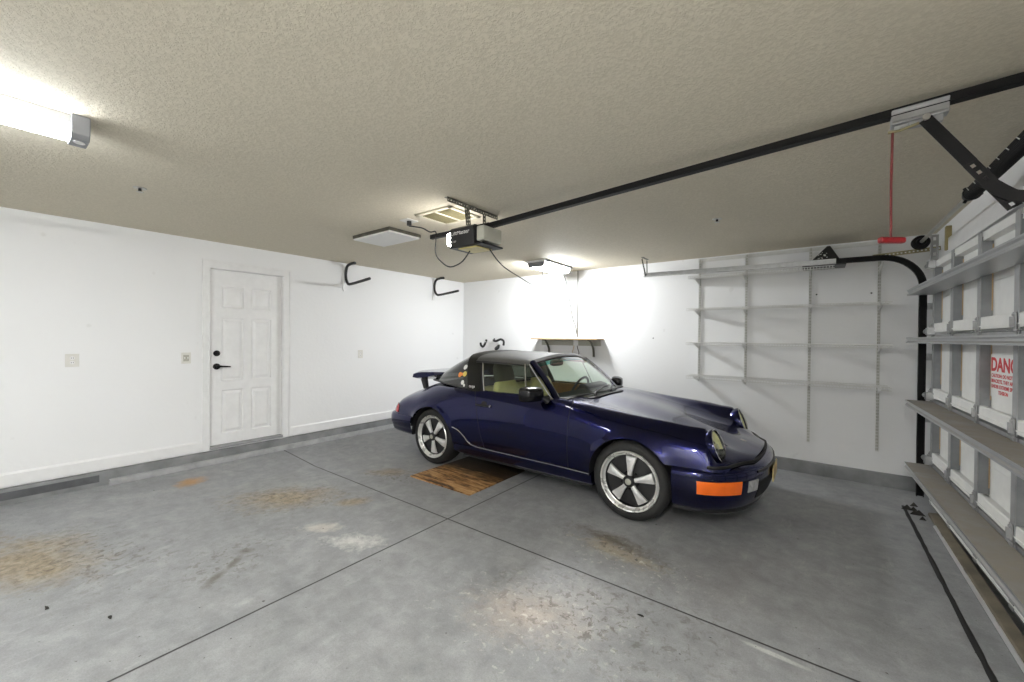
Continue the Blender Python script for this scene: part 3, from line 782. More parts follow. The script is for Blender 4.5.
# torsion spring assembly
SX, SZ = .70, 2.298
t = thing('torsion_spring', 'black torsion spring on a steel shaft above garage door', 'spring', (SX, 4.0, SZ))
MB().cyl((SX, .3, SZ), (SX, 5.02, SZ), .0128, 12).build('shaft', M['steel'], t, smooth=True)
m = MB(); m.lathe((SX, 4.93, SZ), (0,1,0), [(.013,-.03),(.03,-.03),(.035,-.012),(.05,-.012),(.058,-.006),(.058,0),(.050,.004),(.050,.03),(.06,.036),(.06,.042),(.013,.042)], 28)
m.build('cable_drum', M['dark_steel'], t, smooth=.5)
pts = []
L0, L1 = 1.6, 3.46; turns = 110
m = MB()
prof = []
yy = L0
while yy < L1:
    prof += [(.033, yy-L0), (.0365, yy-L0+.004), (.0365, yy-L0+.008), (.033, yy-L0+.012)]; yy += .012
m.lathe((SX, L0, SZ), (0,1,0), prof, 20)
sp = m.build('spring_coil', M['dark_steel'], t, smooth=True)
m = MB()
for k in range(14):
    y_ = L1-.10-k*.12
    for q in range(4): m.box(SX-.0385, SX-.036, y_-.003+q*.010, y_+.002+q*.010, SZ-.010+q*.006, SZ-.007+q*.006)
pm = m.build('paint_marks', M['white_mark'], sp); pm['kind'] = 'stuff'
m = MB(); m.lathe((SX, L1, SZ), (0,1,0), [(.013,0),(.04,0),(.042,.01),(.036,.03),(.03,.075),(.013,.075)], 18)
for a in range(3):
    an = a*2.1; m.cyl((SX+.03*math.cos(an), L1+.05, SZ+.03*math.sin(an)), (SX+.05*math.cos(an), L1+.05, SZ+.05*math.sin(an)), .008, 6)
m.build('winding_cone', M['dark_steel'], t, smooth=.5)
perf((.775,5.02,2.10),(.775,5.02,2.37), .05, .004, (1,0,0), 'bearing_plate', t, M['galvdull'], .009, .055)
perf((.80,5.045,2.10),(.80,5.045,2.37), .05, .004, (0,1,0), 'bearing_plate', t, M['galvdull'], .009, .055)
tag(MB().box(.835,.869,4.85,4.90,2.20,2.40).build('wood_pad', M['padwood'], None, loc=(.85,4.88,2.3), bevel=.004), 'yellowish wooden block on the header beside the spring drum', 'wood block')

# floor strips at the garage door
m = MB(); 
k = 4.87
pts = []
rr = random.Random(3)
while k > .3: pts.append((k, .608 + rr.uniform(-.0015,.0015), .0125 + rr.uniform(-.002,.002))); k -= .08
L = [(x-w, y, .0015) for y, x, w in pts]; Rr = [(x+w, y, .0015) for y, x, w in pts]; T = [(x, y, .006) for y, x, w in pts]
m.grid([L, T, Rr])
tag(m.build('rubber_strip', M['rubber'], None, loc=(.608,2.6,0)), 'black rubber strip lying on floor parallel to garage door', 'floor strip')
t = thing('threshold_board', 'dusty brown threshold board with bright metal edge on floor', 'threshold', (.78, 2.3, 0))
m = MB(); m.prism([(.742,0),(.80,0),(.80,.028),(.75,.022),(.742,.016)], .3, 4.75, lambda u,v,s: (u,s,v)).build('board', simple('dusty_brown_wood', (.17,.145,.105), .8, var=.3, vscale=6, bump=.2), t)
m = MB(); m.prism([(.722,0),(.742,0),(.742,.018),(.735,.021),(.722,.010)], .3, 4.45, lambda u,v,s: (u,s,v)).build('metal_edge', M['chrome'], t)
m = MB()
for k in range(7):
    x = .62+rr.uniform(0,.09); y = 4.72+rr.uniform(-.14,.22); s_ = rr.uniform(.02,.05)
    m.add([(x-s_,y-s_*.6,.001),(x+s_,y-s_*.4,.001),(x+s_*.7,y+s_*.6,.001),(x-s_*.5,y+s_*.5,.001),(x,y,.02+s_*.5)], [(3,2,1,0),(0,1,4),(1,2,4),(2,3,4),(3,0,4)])
o = m.build('debris_clump', M['leaf'], None, loc=(.66,4.75,0)); tag(o, 'clump of dark dried debris at far end of threshold board', 'debris'); o['kind'] = 'stuff'

# plywood under the car
m = MB(); m.prism([(-3.32,2.67),(-2.50,2.68),(-2.50,3.55),(-3.32,3.55)], .001, .012, lambda u,v,s: (u,v,s))
tag(m.build('plywood_sheet', [M['ply']], None, loc=(-2.9,3.1,0), bevel=.001), 'oil stained brown plywood sheet on floor under car', 'plywood')
# scraps
def scrap(name, label, cat, x, y, s, mt, h=.004):
    n = 7; rr = random.Random(int(abs(x)*1000)); vs = []
    for k in range(n):
        a = 2*PI*k/n; q = s*rr.uniform(.45,1); vs.append((x+q*math.cos(a)*1.6, y+q*math.sin(a)*.6, .0012+rr.uniform(0,h)))
    vs.append((x,y,.004+h))
    m = MB().add(vs, [(k,(k+1)%n,n) for k in range(n)]); tag(m.build(name, mt, None, loc=(x,y,0), solid=.0012), label, cat)
scrap('leaf_scrap', 'dark leaf scrap on floor, left of the long joint and lower left', 'leaf', -3.19, .212, .022, M['leaf'])
scrap('leaf_scrap', 'dark leaf scrap on floor, nearer the oily streak mark', 'leaf', -2.84, .399, .02, M['leaf'])
scrap('leaf_scrap', 'dark leaf scrap on floor in front of the front wheel', 'leaf', -.72, 2.07, .016, M['leaf'])
scrap('paper_scrap', 'small white paper scrap on floor near the grey curb', 'paper', -4.83, .49, .03, M['paper'])

# ================================================================== the car
CX, CY = -3.42, 3.88
car = thing('car', 'dark blue targa sports car parked on the grey concrete floor', 'car', (CX, CY, 0))
def cw(x, y, z): return (CX+x, CY+y, z)
def pchip(xs, ys, x):
    xs = np.array(xs, float); ys = np.array(ys, float); h = np.diff(xs); d = np.diff(ys)/h
    mm = np.zeros_like(ys); mm[0] = d[0]; mm[-1] = d[-1]
    for i in range(1, len(xs)-1):
        if d[i-1]*d[i] > 0:
            w1 = 2*h[i]+h[i-1]; w2 = h[i]+2*h[i-1]; mm[i] = (w1+w2)/(w1/d[i-1]+w2/d[i])
    i = int(np.clip(np.searchsorted(xs, x)-1, 0, len(xs)-2)); t = (x-xs[i])/h[i]
    return float((1+2*t)*(1-t)**2*ys[i] + t*(1-t)**2*h[i]*mm[i] + t*t*(3-2*t)*ys[i+1] + t*t*(t-1)*h[i]*mm[i+1])
ARF, ARR, AR, AZ = 2.242, -.045, .338, .315      # front and rear arch centres, radius, height
KEY = [ # u, then (y,z) for: lower, mid, upper, shoulder, crown, inner, lid, centre
(-.93, (.60,.495),(.595,.505),(.57,.52),(.53,.535),(.46,.545),(.36,.555),(.22,.56),(0,.565)),
(-.89,  (.645,.495),(.65,.51),(.625,.54),(.575,.57),(.50,.59),(.40,.605),(.24,.615),(0,.62)),
(-.83,  (.70,.50),(.695,.525),(.672,.56),(.615,.598),(.54,.622),(.43,.638),(.26,.652),(0,.657)),
(-.70,  (.775,.50),(.77,.54),(.752,.60),(.695,.66),(.595,.698),(.47,.722),(.28,.737),(0,.742)),
(-.45,  (.805,.47),(.805,.54),(.795,.63),(.74,.705),(.645,.768),(.52,.81),(.30,.835),(0,.84)),
(-.20,  (.80,.30),(.840,.45),(.832,.60),(.785,.72),(.69,.81),(.57,.875),(.33,.905),(0,.915)),
(.00,   (.79,.30),(.840,.45),(.834,.60),(.790,.73),(.705,.83),(.61,.885),(.33,.92),(0,.93)),
(.30,   (.785,.30),(.815,.45),(.81,.61),(.78,.75),(.728,.85),(.67,.885),(.33,.92),(0,.93)),
(.60,   (.768,.30),(.795,.45),(.795,.62),(.773,.77),(.735,.858),(.695,.882),(.33,.90),(0,.90)),
(1.10,  (.765,.30),(.793,.45),(.793,.62),(.77,.77),(.732,.862),(.692,.884),(.33,.89),(0,.89)),
(1.50,  (.765,.30),(.793,.45),(.792,.62),(.768,.765),(.725,.862),(.675,.882),(.33,.895),(0,.90)),
(1.70,  (.768,.30),(.796,.45),(.793,.62),(.766,.76),(.705,.855),(.61,.872),(.33,.872),(0,.882)),
(2.00,  (.78,.30),(.813,.45),(.808,.60),(.772,.735),(.675,.834),(.55,.832),(.33,.822),(0,.835)),
(2.25,  (.785,.30),(.822,.45),(.816,.59),(.776,.71),(.665,.815),(.52,.785),(.33,.768),(0,.78)),
(2.50,  (.812,.45),(.812,.51),(.803,.60),(.762,.70),(.645,.798),(.485,.735),(.31,.70),(0,.712)),
(2.70,  (.785,.46),(.782,.51),(.772,.58),(.738,.68),(.614,.781),(.455,.685),(.29,.648),(0,.66)),
(2.79, (.765,.47),(.76,.52),(.748,.585),(.712,.675),(.600,.776),(.455,.668),(.285,.628),(0,.640)),
(2.812, (.755,.47),(.75,.515),(.738,.575),(.702,.665),(.596,.765),(.456,.655),(.283,.618),(0,.630)),
(2.825, (.745,.47),(.74,.50),(.725,.535),(.685,.565),(.58,.60),(.44,.63),(.28,.612),(0,.624)),
(2.87,  (.705,.47),(.70,.50),(.685,.53),(.645,.56),(.56,.585),(.42,.605),(.27,.595),(0,.607)),
(2.95,  (.615,.47),(.61,.49),(.595,.51),(.56,.53),(.49,.55),(.38,.565),(.25,.572),(0,.58)),
(3.02,  (.45,.47),(.445,.48),(.435,.50),(.41,.52),(.36,.535),(.29,.545),(.19,.55),(0,.555)),
]
KU = [k[0] for k in KEY]
def ctrl(u):
    return [(pchip(KU, [k[1+i][0] for k in KEY], u), pchip(KU, [k[1+i][1] for k in KEY], u)) for i in range(8)]
def crom(P, n=14):
    out = []
    for i in range(len(P)-1):
        p0 = P[i-1] if i else (2*P[0][0]-P[1][0], 2*P[0][1]-P[1][1])
        p1, p2 = P[i], P[i+1]
        p3 = P[i+2] if i+2 < len(P) else (-P[i][0], P[i][1])
        for k in range(n):
            s = k/n
            out.append(tuple(.5*((2*p1[q]) + (-p0[q]+p2[q])*s + (2*p0[q]-5*p1[q]+4*p2[q]-p3[q])*s*s + (-p0[q]+3*p1[q]-3*p2[q]+p3[q])*s**3) for q in range(2)))
    out.append(P[-1]); return out
def zcut(u):
    if u < -.30: b = .50
    elif u > 2.45: b = .515 - (u-2.45)*.05
    else: b = .30
    for c in (ARF, ARR):
        d = AR*AR-(u-c)**2
        if d > 0: b = max(b, AZ+math.sqrt(d))
    return b
def resample(P, ts):
    P = np.array(P); L = np.concatenate([[0], np.cumsum(np.linalg.norm(np.diff(P, axis=0), axis=1))]); L /= L[-1]
    return [(float(np.interp(t, L, P[:,0])), float(np.interp(t, L, P[:,1]))) for t in ts]
N1 = 15
TS = [i/(N1-1) for i in range(N1)]
TT = [0,.05,.10,.15,.20,.245,.285,.296,.304,.315,.36,.43,.5,.6,.7,.8,.9,1.0]
def flare(x, z):
    v = 0
    for c in (ARF, ARR):
        d = math.hypot(x-c, z-AZ)-AR
        if z > .22: v = max(v, .013*math.exp(-(max(d,0)/.035)**2))
    return v
def tilt(u, z):
    w = max(0., 1-abs(u-.62)/.27); w = w*w*(3-2*w)
    off = np.interp(z, [.30,.33,.50,.70,.80,.88], [.10,.095,.05,0,-.035,-.07])
    w2 = max(0., min(1., (u-2.5)/.30)) if u < 2.83 else max(0., 1-(u-2.83)/.16)
    w2 = w2*w2*(3-2*w2)
    return w*off + w2*(.640-max(z, .50))*.36
def column(u):
    D = crom(ctrl(u)); ic = 4*14                       # crown index
    zc = zcut(u); j = 0
    while j < ic-4 and D[j][1] < zc: j += 1
    side = D[j:ic+1]
    if j > 0:
        a, b = D[j-1], D[j]; t = (zc-a[1])/(b[1]-a[1]+1e-9); side = [(a[0]+(b[0]-a[0])*t, zc)] + side
    elif D[0][1] > zc: side = [(D[0][0], zc)] + side
    S = resample(side, TS); T = resample(D[ic:], TT)
    S = [(y+flare(u, z), z) for y, z in S]
    pts = S + T[1:]
    nz = min(1., max(0., (u-2.86)/.16)); nz = nz*nz*(3-2*nz)*.050
    return [(u+tilt(u, z)+nz*max(0., 1-(y/.5)**2), y, z) for y, z in pts]
US = set(np.linspace(-.93, -.36, 14)) | set(np.linspace(.36, 1.86, 34)) | set(np.linspace(2.62, 3.02, 16))
for c in (ARF, ARR):
    for k in range(0, 33): US.add(c - AR*math.cos(PI*k/32))
DO1, DO2 = .62, 1.69; HO1, HO2 = 1.665, 3.10; EL1, EL2 = -.86, -.30
for s in (DO1, DO2, HO1, EL1, EL2): US.add(s-.0035); US.add(s+.0035)
US |= {.455, 1.555, 2.79, 2.80, 2.812, 2.818, 2.825}
US = sorted(US); keep = [US[0]]
spec = [s+d for s in (DO1,DO2,HO1,EL1,EL2) for d in (-.0035,.0035)] + [.455,1.555]
for u in US[1:]:
    if u-keep[-1] < .006 and not any(abs(u-q) < 1e-6 for q in spec): continue
    if u-keep[-1] < .006 and any(abs(u-q) < 1e-6 for q in spec) and not any(abs(keep[-1]-q) < 1e-6 for q in spec): keep[-1] = u; continue
    keep.append(u)
US = keep
COLS = [column(u) for u in US]
NR = len(COLS[0]); CR = N1-1
jA = CR+7; jB = CR+8       # seam rows between fender and lids
def inr(u0, u1, a, b): return u0 >= a-1e-6 and u1 <= b+1e-6
body = MB(); doorL = MB(); doorR = MB(); hood = MB(); lid = MB()
for sg in (-1, 1):
    for i in range(len(US)-1):
        u0, u1 = US[i], US[i+1]
        for j in range(NR-1):
            P = [COLS[i][j], COLS[i+1][j], COLS[i+1][j+1], COLS[i][j+1]]
            P = [cw(x, sg*y, z) for x, y, z in P]
            if sg > 0: P = P[::-1]
            dst = body; mi = 0
            if inr(u0, u1, .455, 1.555) and j >= CR+2: continue          # cabin opening
            if j < CR+1:
                if inr(u0, u1, DO1+.0035, DO2-.0035): dst = doorR if sg < 0 else doorL
                elif inr(u0, u1, DO1-.0035, DO1+.0035) or inr(u0, u1, DO2-.0035, DO2+.0035): mi = 1
            if j >= jA:
                for a, b, tg in ((HO1, HO2, hood), (EL1, EL2, lid)):
                    if inr(u0, u1, a+.0035, b-.0035):
                        if j == jA: mi = 1
                        else: dst = tg
                    elif inr(u0, u1, a-.0035, b+.0035): mi = 1
            dst.mat(mi).add(P, [(0,1,2,3)])
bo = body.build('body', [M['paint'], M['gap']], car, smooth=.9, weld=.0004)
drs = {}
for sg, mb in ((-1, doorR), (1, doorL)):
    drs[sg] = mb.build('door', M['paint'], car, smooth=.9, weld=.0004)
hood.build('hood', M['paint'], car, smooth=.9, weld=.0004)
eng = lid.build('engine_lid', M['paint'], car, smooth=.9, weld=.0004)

# wheel housings, floor pan, inner sills
for c in (ARF, ARR):
    for sg in (-1, 1):
        rows = []; m = MB()
        for k in range(25):
            a = PI*(-.03+1.06*k/24); x = c+(AR+.004)*math.cos(a); z = AZ+(AR+.004)*math.sin(a)
            rows.append([cw(x, sg*.80, z), cw(x, sg*.45, z)])
        m.grid(rows)
        m.add([r[1] for r in rows], [tuple(range(25))])
        m.build('wheel_housing', M['gap'], car, weld=.0005)
m = MB(); m.box(CX-.30, CX+2.60, CY-.62, CY+.62, .17, .22)
for sg in (-1, 1):
    m.box(CX+.36, CX+1.88, CY+sg*.60-.1, CY+sg*.60+.1, .16, .30)
m.box(CX-.72, CX-.36, CY-.55, CY+.55, .30, .45); m.box(CX+2.6, CX+2.90, CY-.55, CY+.55, .27, .45)
m.build('floor_pan', M['gap'], car)

# rockers with bright trim
for sg in (-1, 1):
    prof = [(.772,.302),(.786,.292),(.786,.255),(.772,.215),(.74,.195),(.70,.195),(.70,.302)]
    MB().prism(prof, .295, 1.917, lambda u,v,s: cw(s, sg*u, v)).build('rocker_panel', M['paint'], car, smooth=.5)
    g = []
    pth = smooth_path([(.303,.475),(.385,.45),(.455,.395),(.50,.345),(.57,.312),(.70,.303),(1.2,.300),(1.90,.297)], 8)
    for x, z in [(p[0], p[1]) for p in [(a[0], a[1]) for a in pth]] if False else [(p[0], p[1]) for p in pth]:
        yy_ = pchip(KU, [k[1][0] for k in KEY], x) if z < .31 else np.interp(z, [.30,.45], [pchip(KU, [k[1][0] for k in KEY], x), pchip(KU, [k[2][0] for k in KEY], x)])
        g.append(cw(x, sg*(float(yy_)+.008), z))
    MB().tube(g, .0055, 6).build('rocker_trim', M['chrome'], car, smooth=True)

# bumpers: a profile swept round a plan curve
def plan(path, n):
    """dense plan curve with outward normals, symmetric about y = 0; path goes from y<0 side to centre"""
    P = path + [(x, -y) for x, y in path[-2::-1]]
    D = smooth_path([(x, y, 0) for x, y in P], 12); D = np.array([(a[0], a[1]) for a in D])
    L = np.concatenate([[0], np.cumsum(np.linalg.norm(np.diff(D, axis=0), axis=1))])
    s = np.linspace(0, L[-1], n); X = np.interp(s, L, D[:,0]); Y = np.interp(s, L, D[:,1])
    T = np.stack([np.gradient(X), np.gradient(Y)], 1); T /= np.linalg.norm(T, axis=1)[:,None]
    return X, Y, T, L[-1]
class Bump:
    def __init__(s, path, prof, sign, n=121):
        s.X, s.Y, s.T, s.L = plan(path, n); s.n = n; s.sg = sign; s.prof = np.array(smooth_path([(a,b,0) for a,b in prof], 5))[:, :2]
    def pt(s, t, o, z):
        i = t*(s.n-1); x = np.interp(i, range(s.n), s.X); y = np.interp(i, range(s.n), s.Y)
        tx = np.interp(i, range(s.n), s.T[:,0]); ty = np.interp(i, range(s.n), s.T[:,1])
        nx, ny = (ty, -tx); 
        x += nx*o*s.sg; y += ny*o*s.sg
        # follow the wheel arch at the ends
        return cw(x, y, z)
    def off(s, z):
        P = s.prof; k = int(np.argmax(P[:,0])); zz = P[:,1][::-1]; oo = P[:,0][::-1]
        return float(np.interp(z, zz, oo))
    def shell(s, t0=0, t1=1, n=97, eo=0, z0=None, z1=None):
        P = [p for p in s.prof if (z0 is None or p[1] >= z0) and (z1 is None or p[1] <= z1)]
        return [[s.pt(t0+(t1-t0)*i/(n-1), o+eo, z) for o, z in P] for i in range(n)]
    def patch(s, t0, t1, z0, z1, eo, n=14, m_=7):
        mb = MB(); R1 = []; R0 = []
        for i in range(n):
            t = t0+(t1-t0)*i/(n-1)
            R1.append([s.pt(t, s.off(z0+(z1-z0)*j/(m_-1))+eo, z0+(z1-z0)*j/(m_-1)) for j in range(m_)])
            R0.append([s.pt(t, s.off(z0+(z1-z0)*j/(m_-1))-.01, z0+(z1-z0)*j/(m_-1)) for j in range(m_)])
        mb.grid(R1)
        ring1 = R1[0] + [r[-1] for r in R1[1:]] + R1[-1][-2::-1] + [r[0] for r in R1[-2:0:-1]]
        ring0 = R0[0] + [r[-1] for r in R0[1:]] + R0[-1][-2::-1] + [r[0] for r in R0[-2:0:-1]]
        mb.grid([ring1, ring0], closed=True)
        return mb
FB = Bump([(2.575,-.825),(2.68,-.818),(2.79,-.79),(2.90,-.725),(3.00,-.615),(3.07,-.47),(3.115,-.30),(3.135,-.13),(3.14,0)],
          [(-.13,.525),(-.06,.522),(-.02,.505),(0,.475),(.004,.43),(0,.375),(-.010,.32),(-.028,.265),(-.052,.22),(-.09,.195)], 1)
RB = Bump([(-.385,-.825),(-.52,-.82),(-.68,-.80),(-.82,-.765),(-.905,-.69),(-.965,-.56),(-1.0,-.35),(-1.012,-.15),(-1.014,0)],
          [(-.18,.508),(-.10,.512),(-.05,.51),(-.015,.495),(0,.465),(.002,.42),(-.005,.37),(-.018,.34),(-.032,.30),(-.06,.275)], -1)
fb = MB().grid(FB.shell()).build('front_bumper', M['paint'], car, smooth=1.0, solid=.004)
rb = MB().grid(RB.shell()).build('rear_bumper', M['paint'], car, smooth=1.0, solid=.004)
# lip and centre opening of the front bumper
FB.patch(.31, .69, .27, .40, .004, 22, 5).build('air_intake', M['gap'], fb)
m = MB(); m.grid([[FB.pt(t, o, z) for o, z in ((-.075,.215),(-.058,.20),(-.062,.188),(-.09,.188))] for t in np.linspace(0,1,80)]); m.build('front_lip', M['black'], fb, smooth=True)
m = MB(); m.grid([[FB.pt(t, o, z) for o, z in ((-.006,.484),(.006,.480),(.008,.468),(-.004,.462))] for t in np.linspace(.30,.70,50)]); m.build('rub_strip', M['black'], fb, smooth=True)
for sg, (a, b) in ((-1, (.075,.217)), (1, (.783,.925))):
    s_ = FB.patch(a, b, .338, .432, .006).build('indicator_lamp', M['orange'], fb, smooth=.6)
    c0, c1 = (.248,.30) if sg < 0 else (.70,.752)
    FB.patch(c0, c1, .342, .425, .006).build('driving_lamp', M['clearlens'], fb, smooth=.6)
    d = (a+b)/2 + (.01 if sg < 0 else -.01)
    FB.patch(d-.0012, d+.0012, .34, .43, .0075, 3).build('lamp_divider', M['orange'], fb)
m = MB(); m.box(CX+3.147, CX+3.157, CY-.16, CY+.16, .335, .445); m.build('licence_plate', M['yplate'], fb, bevel=.004)
# dark joint between bumper and body
edge = []
for u in np.linspace(2.76, 3.02, 24):
    cl = column(u); k = next((q for q in range(1, N1) if cl[q][2] >= .527), N1-1)
    a_, b_ = cl[k-1], cl[k]; t_ = min(1, max(0, (.527-a_[2])/(b_[2]-a_[2]+1e-9)))
    edge.append((a_[0]+(b_[0]-a_[0])*t_, a_[1]+(b_[1]-a_[1])*t_))
y_e = edge[-1][1]
edge += [(3.02+.05*max(0,1-(y/.5)**2)+.004, y) for y in np.linspace(y_e-.02, 0, 8)]
full = [cw(x+.004, -y-.003, .530) for x, y in edge] + [cw(x+.004, y+.003, .530) for x, y in edge[-2::-1]]
MB().tube(full, .012, 8).build('bumper_seal', M['gap'], car, smooth=True)
m = MB(); m.grid([[RB.pt(t, -.098, .511), RB.pt(t, -.15, .515)] for t in np.linspace(.0,1,80)]); m.build('bumper_seal', M['gap'], car)
# tail lamps round the rear corners
for sg in (-1, 1):
    rows = []
    for u in np.linspace(-.885, -.66, 16):
        cl = column(u)[:N1]; P = np.array(cl); k0 = np.linspace(.06, .50, 9)*(N1-1)
        k0 = k0 * (1 if u < -.76 else max(.6, 1-(u+.76)*4))
        rows.append([cw(float(np.interp(k, range(N1), P[:,0]))-.006, sg*(float(np.interp(k, range(N1), P[:,1]))+.006), float(np.interp(k, range(N1), P[:,2]))+.004) for k in k0])
    MB().grid(rows).build('tail_lamp', M['taillens'], car, smooth=True, solid=.004)
m = MB(); m.grid([[RB.pt(t, o, z) for o, z in ((-.05,.508),(-.04,.515),(-.055,.55),(-.095,.588))] for t in np.linspace(.40,.60,20)]); m.build('reflector_bar', M['taillens'], car, smooth=True, solid=.004)

# headlamps
for sg in (-1, 1):
    c = Vector(cw(2.838, sg*.590, .646)); ax = Vector((math.cos(.36)*math.cos(.05), sg*math.cos(.36)*math.sin(.05), math.sin(.36)))
    h = MB().lathe(c, ax, [(.112,-.085),(.126,-.045),(.132,-.012),(.132,.004),(.128,.012),(.117,.014),(.112,.004),(.110,-.01)], 40).build('headlamp', M['paint'], car, smooth=.7)
    MB().lathe(c, ax, [(.118,.0135),(.122,.0165),(.126,.0135),(.1255,.011)], 40).build('chrome_ring', M['chrome'], h, smooth=True)
    MB().lathe(c, ax, [(0,-.024),(.03,-.023),(.07,-.018),(.10,-.006),(.111,0)], 40).build('reflector', M['reflector'], h, smooth=True)
    MB().lathe(c, ax, [(0,.004),(.024,.002),(.026,-.023)], 20).build('bulb_shield', M['chrome'], h, smooth=True)
    MB().lathe(c, ax, [(.113,.006),(.09,.022),(.06,.031),(.03,.036),(0,.037)], 40).build('lamp_glass', M['glass_lamp'], h, smooth=True)

# small crest on the hood front
MB().lathe(cw(2.93, 0, pchip(KU, [k[8][1] for k in KEY], 2.93)+.004), (.28,0,.96), [(0,.006),(.018,.005),(.024,.0035),(.026,0)], 24).build('hood_emblem', M['steel'], car, smooth=True)
# wheels
def wheel(x, sg, width, rot):
    w = thing('tmp', '', '', (0,0,0)); bpy.data.objects.remove(w)
    yo = .798*sg                                      # outer face of the tyre
    c = Vector(cw(x, yo, .312)); ax = Vector((0, sg, 0)); R = .312
    ty = MB().lathe(c, ax, [(.238,-.012),(.245,-.004),(.262,0),(.285,-.004),(.300,-.016),(.310,-.035),(R,-.06),(R,-width+.06),(.30,-width+.016),(.27,-width),(.238,-width+.02)], 56).build('wheel', M['rubber'], car, smooth=.6)
    g = MB()
    for k in range(3):
        a = -.06-(width-.12)*(k+.5)/3; g.lathe(c, ax, [(R+.0006,a-.004),(R+.0006,a+.004)], 56)
    g.build('tread_groove', M['gap'], ty)
    MB().lathe(c, ax, [(.2385,-.013),(.2385,-.004),(.233,.002),(.226,-.002),(.222,-.020),(.214,-.030),(.207,-.034),(.205,-.032)], 56).build('rim', M['rimlip'], ty, smooth=.6)
    MB().lathe(c, ax, [(.205,-.032),(.200,-.045),(.196,-.07),(.19,-.14),(.20,-width+.02)], 56).build('rim_barrel', M['rimdark'], ty, smooth=.6)
    MB().lathe(c, ax, [(.2,-.06),(.12,-.062),(.05,-.050),(0,-.048)], 40).build('rim_centre', M['rimdark'], ty, smooth=True)
    s = MB(); ca = []
    fw = Vector((1,0,0)); up = Vector((0,0,1))
    for k in range(5):
        a = rot+k*2*PI/5; d = fw*math.sin(a) + up*math.cos(a); t_ = fw*math.cos(a) - up*math.sin(a)
        sec = [(.044,.016,-.018,.006),(.08,.0195,-.018,.010),(.12,.027,-.022,.010),(.155,.036,-.026,.008),(.180,.0415,-.030,.006),(.190,.043,-.036,.003)]
        rows = []
        for r, hw, dep, cv in sec:
            rows.append([c+d*r+t_*(-hw)+ax*(dep-.02), c+d*r+t_*(-hw*.93)+ax*dep, c+d*r+t_*(-hw*.4)+ax*(dep+cv*.6), c+d*r+ax*(dep+cv), c+d*r+t_*(hw*.4)+ax*(dep+cv*.6), c+d*r+t_*(hw*.93)+ax*dep, c+d*r+t_*hw+ax*(dep-.02)])
        s.grid(rows)
        e = rows[-1]; s.add([p for p in e], [(0,1,2,3,4,5,6)])
    s.build('spokes', M['spoke'], ty, smooth=.6)
    n_ = MB()
    for k in range(5):
        a = rot+(k+.5)*2*PI/5; q = c+(fw*math.sin(a)+up*math.cos(a))*.066
        n_.cyl(q+ax*(-.055), q+ax*(-.03), .011, 6)
    n_.build('wheel_nuts', M['dark_steel'], ty)['kind'] = 'stuff'
    cp = MB().lathe(c, ax, [(.046,-.03),(.046,-.006),(.040,.002),(.03,.004),(0,.006)], 28).build('centre_cap', M['rimdark'], ty, smooth=.6)
    MB().lathe(c, ax, [(0,.0075),(.016,.007),(.022,.0062),(.025,.0045)], 20).build('cap_emblem', M['lensgrey'], ty, smooth=True)
for sg in (-1, 1):
    wheel(ARF, sg, .205, .04); wheel(ARR, sg, .225, PI)

# ---- greenhouse
BARY = [(.722,.872),(.70,.93),(.672,1.01),(.645,1.08),(.617,1.145),(.588,1.195),(.55,1.232),(.48,1.258),(.38,1.276),(.25,1.291),(.12,1.298),(0,1.30)]
BARY = [(y, z-.017*min(1, max(0, (z-.87)/.35))) for y, z in BARY]
def arch(k):                                          # k 0..1 from sill to centre
    return resample(BARY, [k])[0]
def bx(k, a0, a1): return a0+(a1-a0)*min(1, k/.52)
ks = [i/26 for i in range(27)]
def half(fx): return [cw(*fx(k)) for k in ks]
m = MB(); rows = []
for q in np.linspace(0, 1, 7):
    row = []
    for sg in (-1, 1):
        r = []
        for k in ks:
            y, z = arch(k); x = bx(k, .43, .265)*(1-q)+bx(k, .604, .452)*q
            bul = .006*(1-(2*q-1)**2)
            r.append(cw(x, sg*(y+bul*(1 if k < .5 else 0)), z+bul*(1 if k >= .5 else 0)))
        row += r if sg < 0 else r[::-1][1:]
    rows.append(row)
bar = m.grid(rows).build('roll_bar', simple('olive_black_bar', (.006,.006,.004), .5, var=.1, spec=.25), car, smooth=True, solid=.02)
for sg in (-1, 1):
    y, z = arch(.06)
    xd_ = (1,0,0) if sg < 0 else (-1,0,0)
    text('lettering', 'targa', .042, M['white_mark'], bar, cw(.448 if sg < 0 else .585, sg*.7195, .905), xd_, (0,-sg*.35,1), .0004)
# roof panel
RY = [(.595,1.178),(.592,1.195),(.575,1.216),(.53,1.242),(.46,1.262),(.36,1.277),(.24,1.288),(.12,1.294),(0,1.296)]
RY = [(y, z-.015*min(1, max(0, (z-1.178)/.1))) for y, z in RY]
rows = []
for x in np.linspace(.448, 1.165, 12):
    dz = -.010*((x-.55)/.4)**2 if x > .55 else 0
    dz = max(dz, -.030); sc_ = 1-.02*max(0, (x-.6)/.56)
    pr = resample(RY, [i/16 for i in range(17)])
    row = []
    for y, z in pr: 
        xx = x + (.05*(1-(y/.6)**2)*max(0,(x-.448)/.717))
        row.append(cw(xx, -y*sc_, z+dz))
    for y, z in pr[::-1][1:]:
        xx = x + (.05*(1-(y/.6)**2)*max(0,(x-.448)/.717))
        row.append(cw(xx, y*sc_, z+dz))
    rows.append(row)
rf = MB().grid(rows).build('roof_panel', M['vinyl'], car, smooth=.9, solid=.022)
for sg in (-1, 1):
    MB().tube([cw(x, sg*.597*(1-.02*max(0,(x-.6)/.56)), 1.176-.010*max(0,(x-.55)/.4)**2) for x in np.linspace(.45,1.15,10)], .014, 6).build('rain_gutter', M['black'], rf)
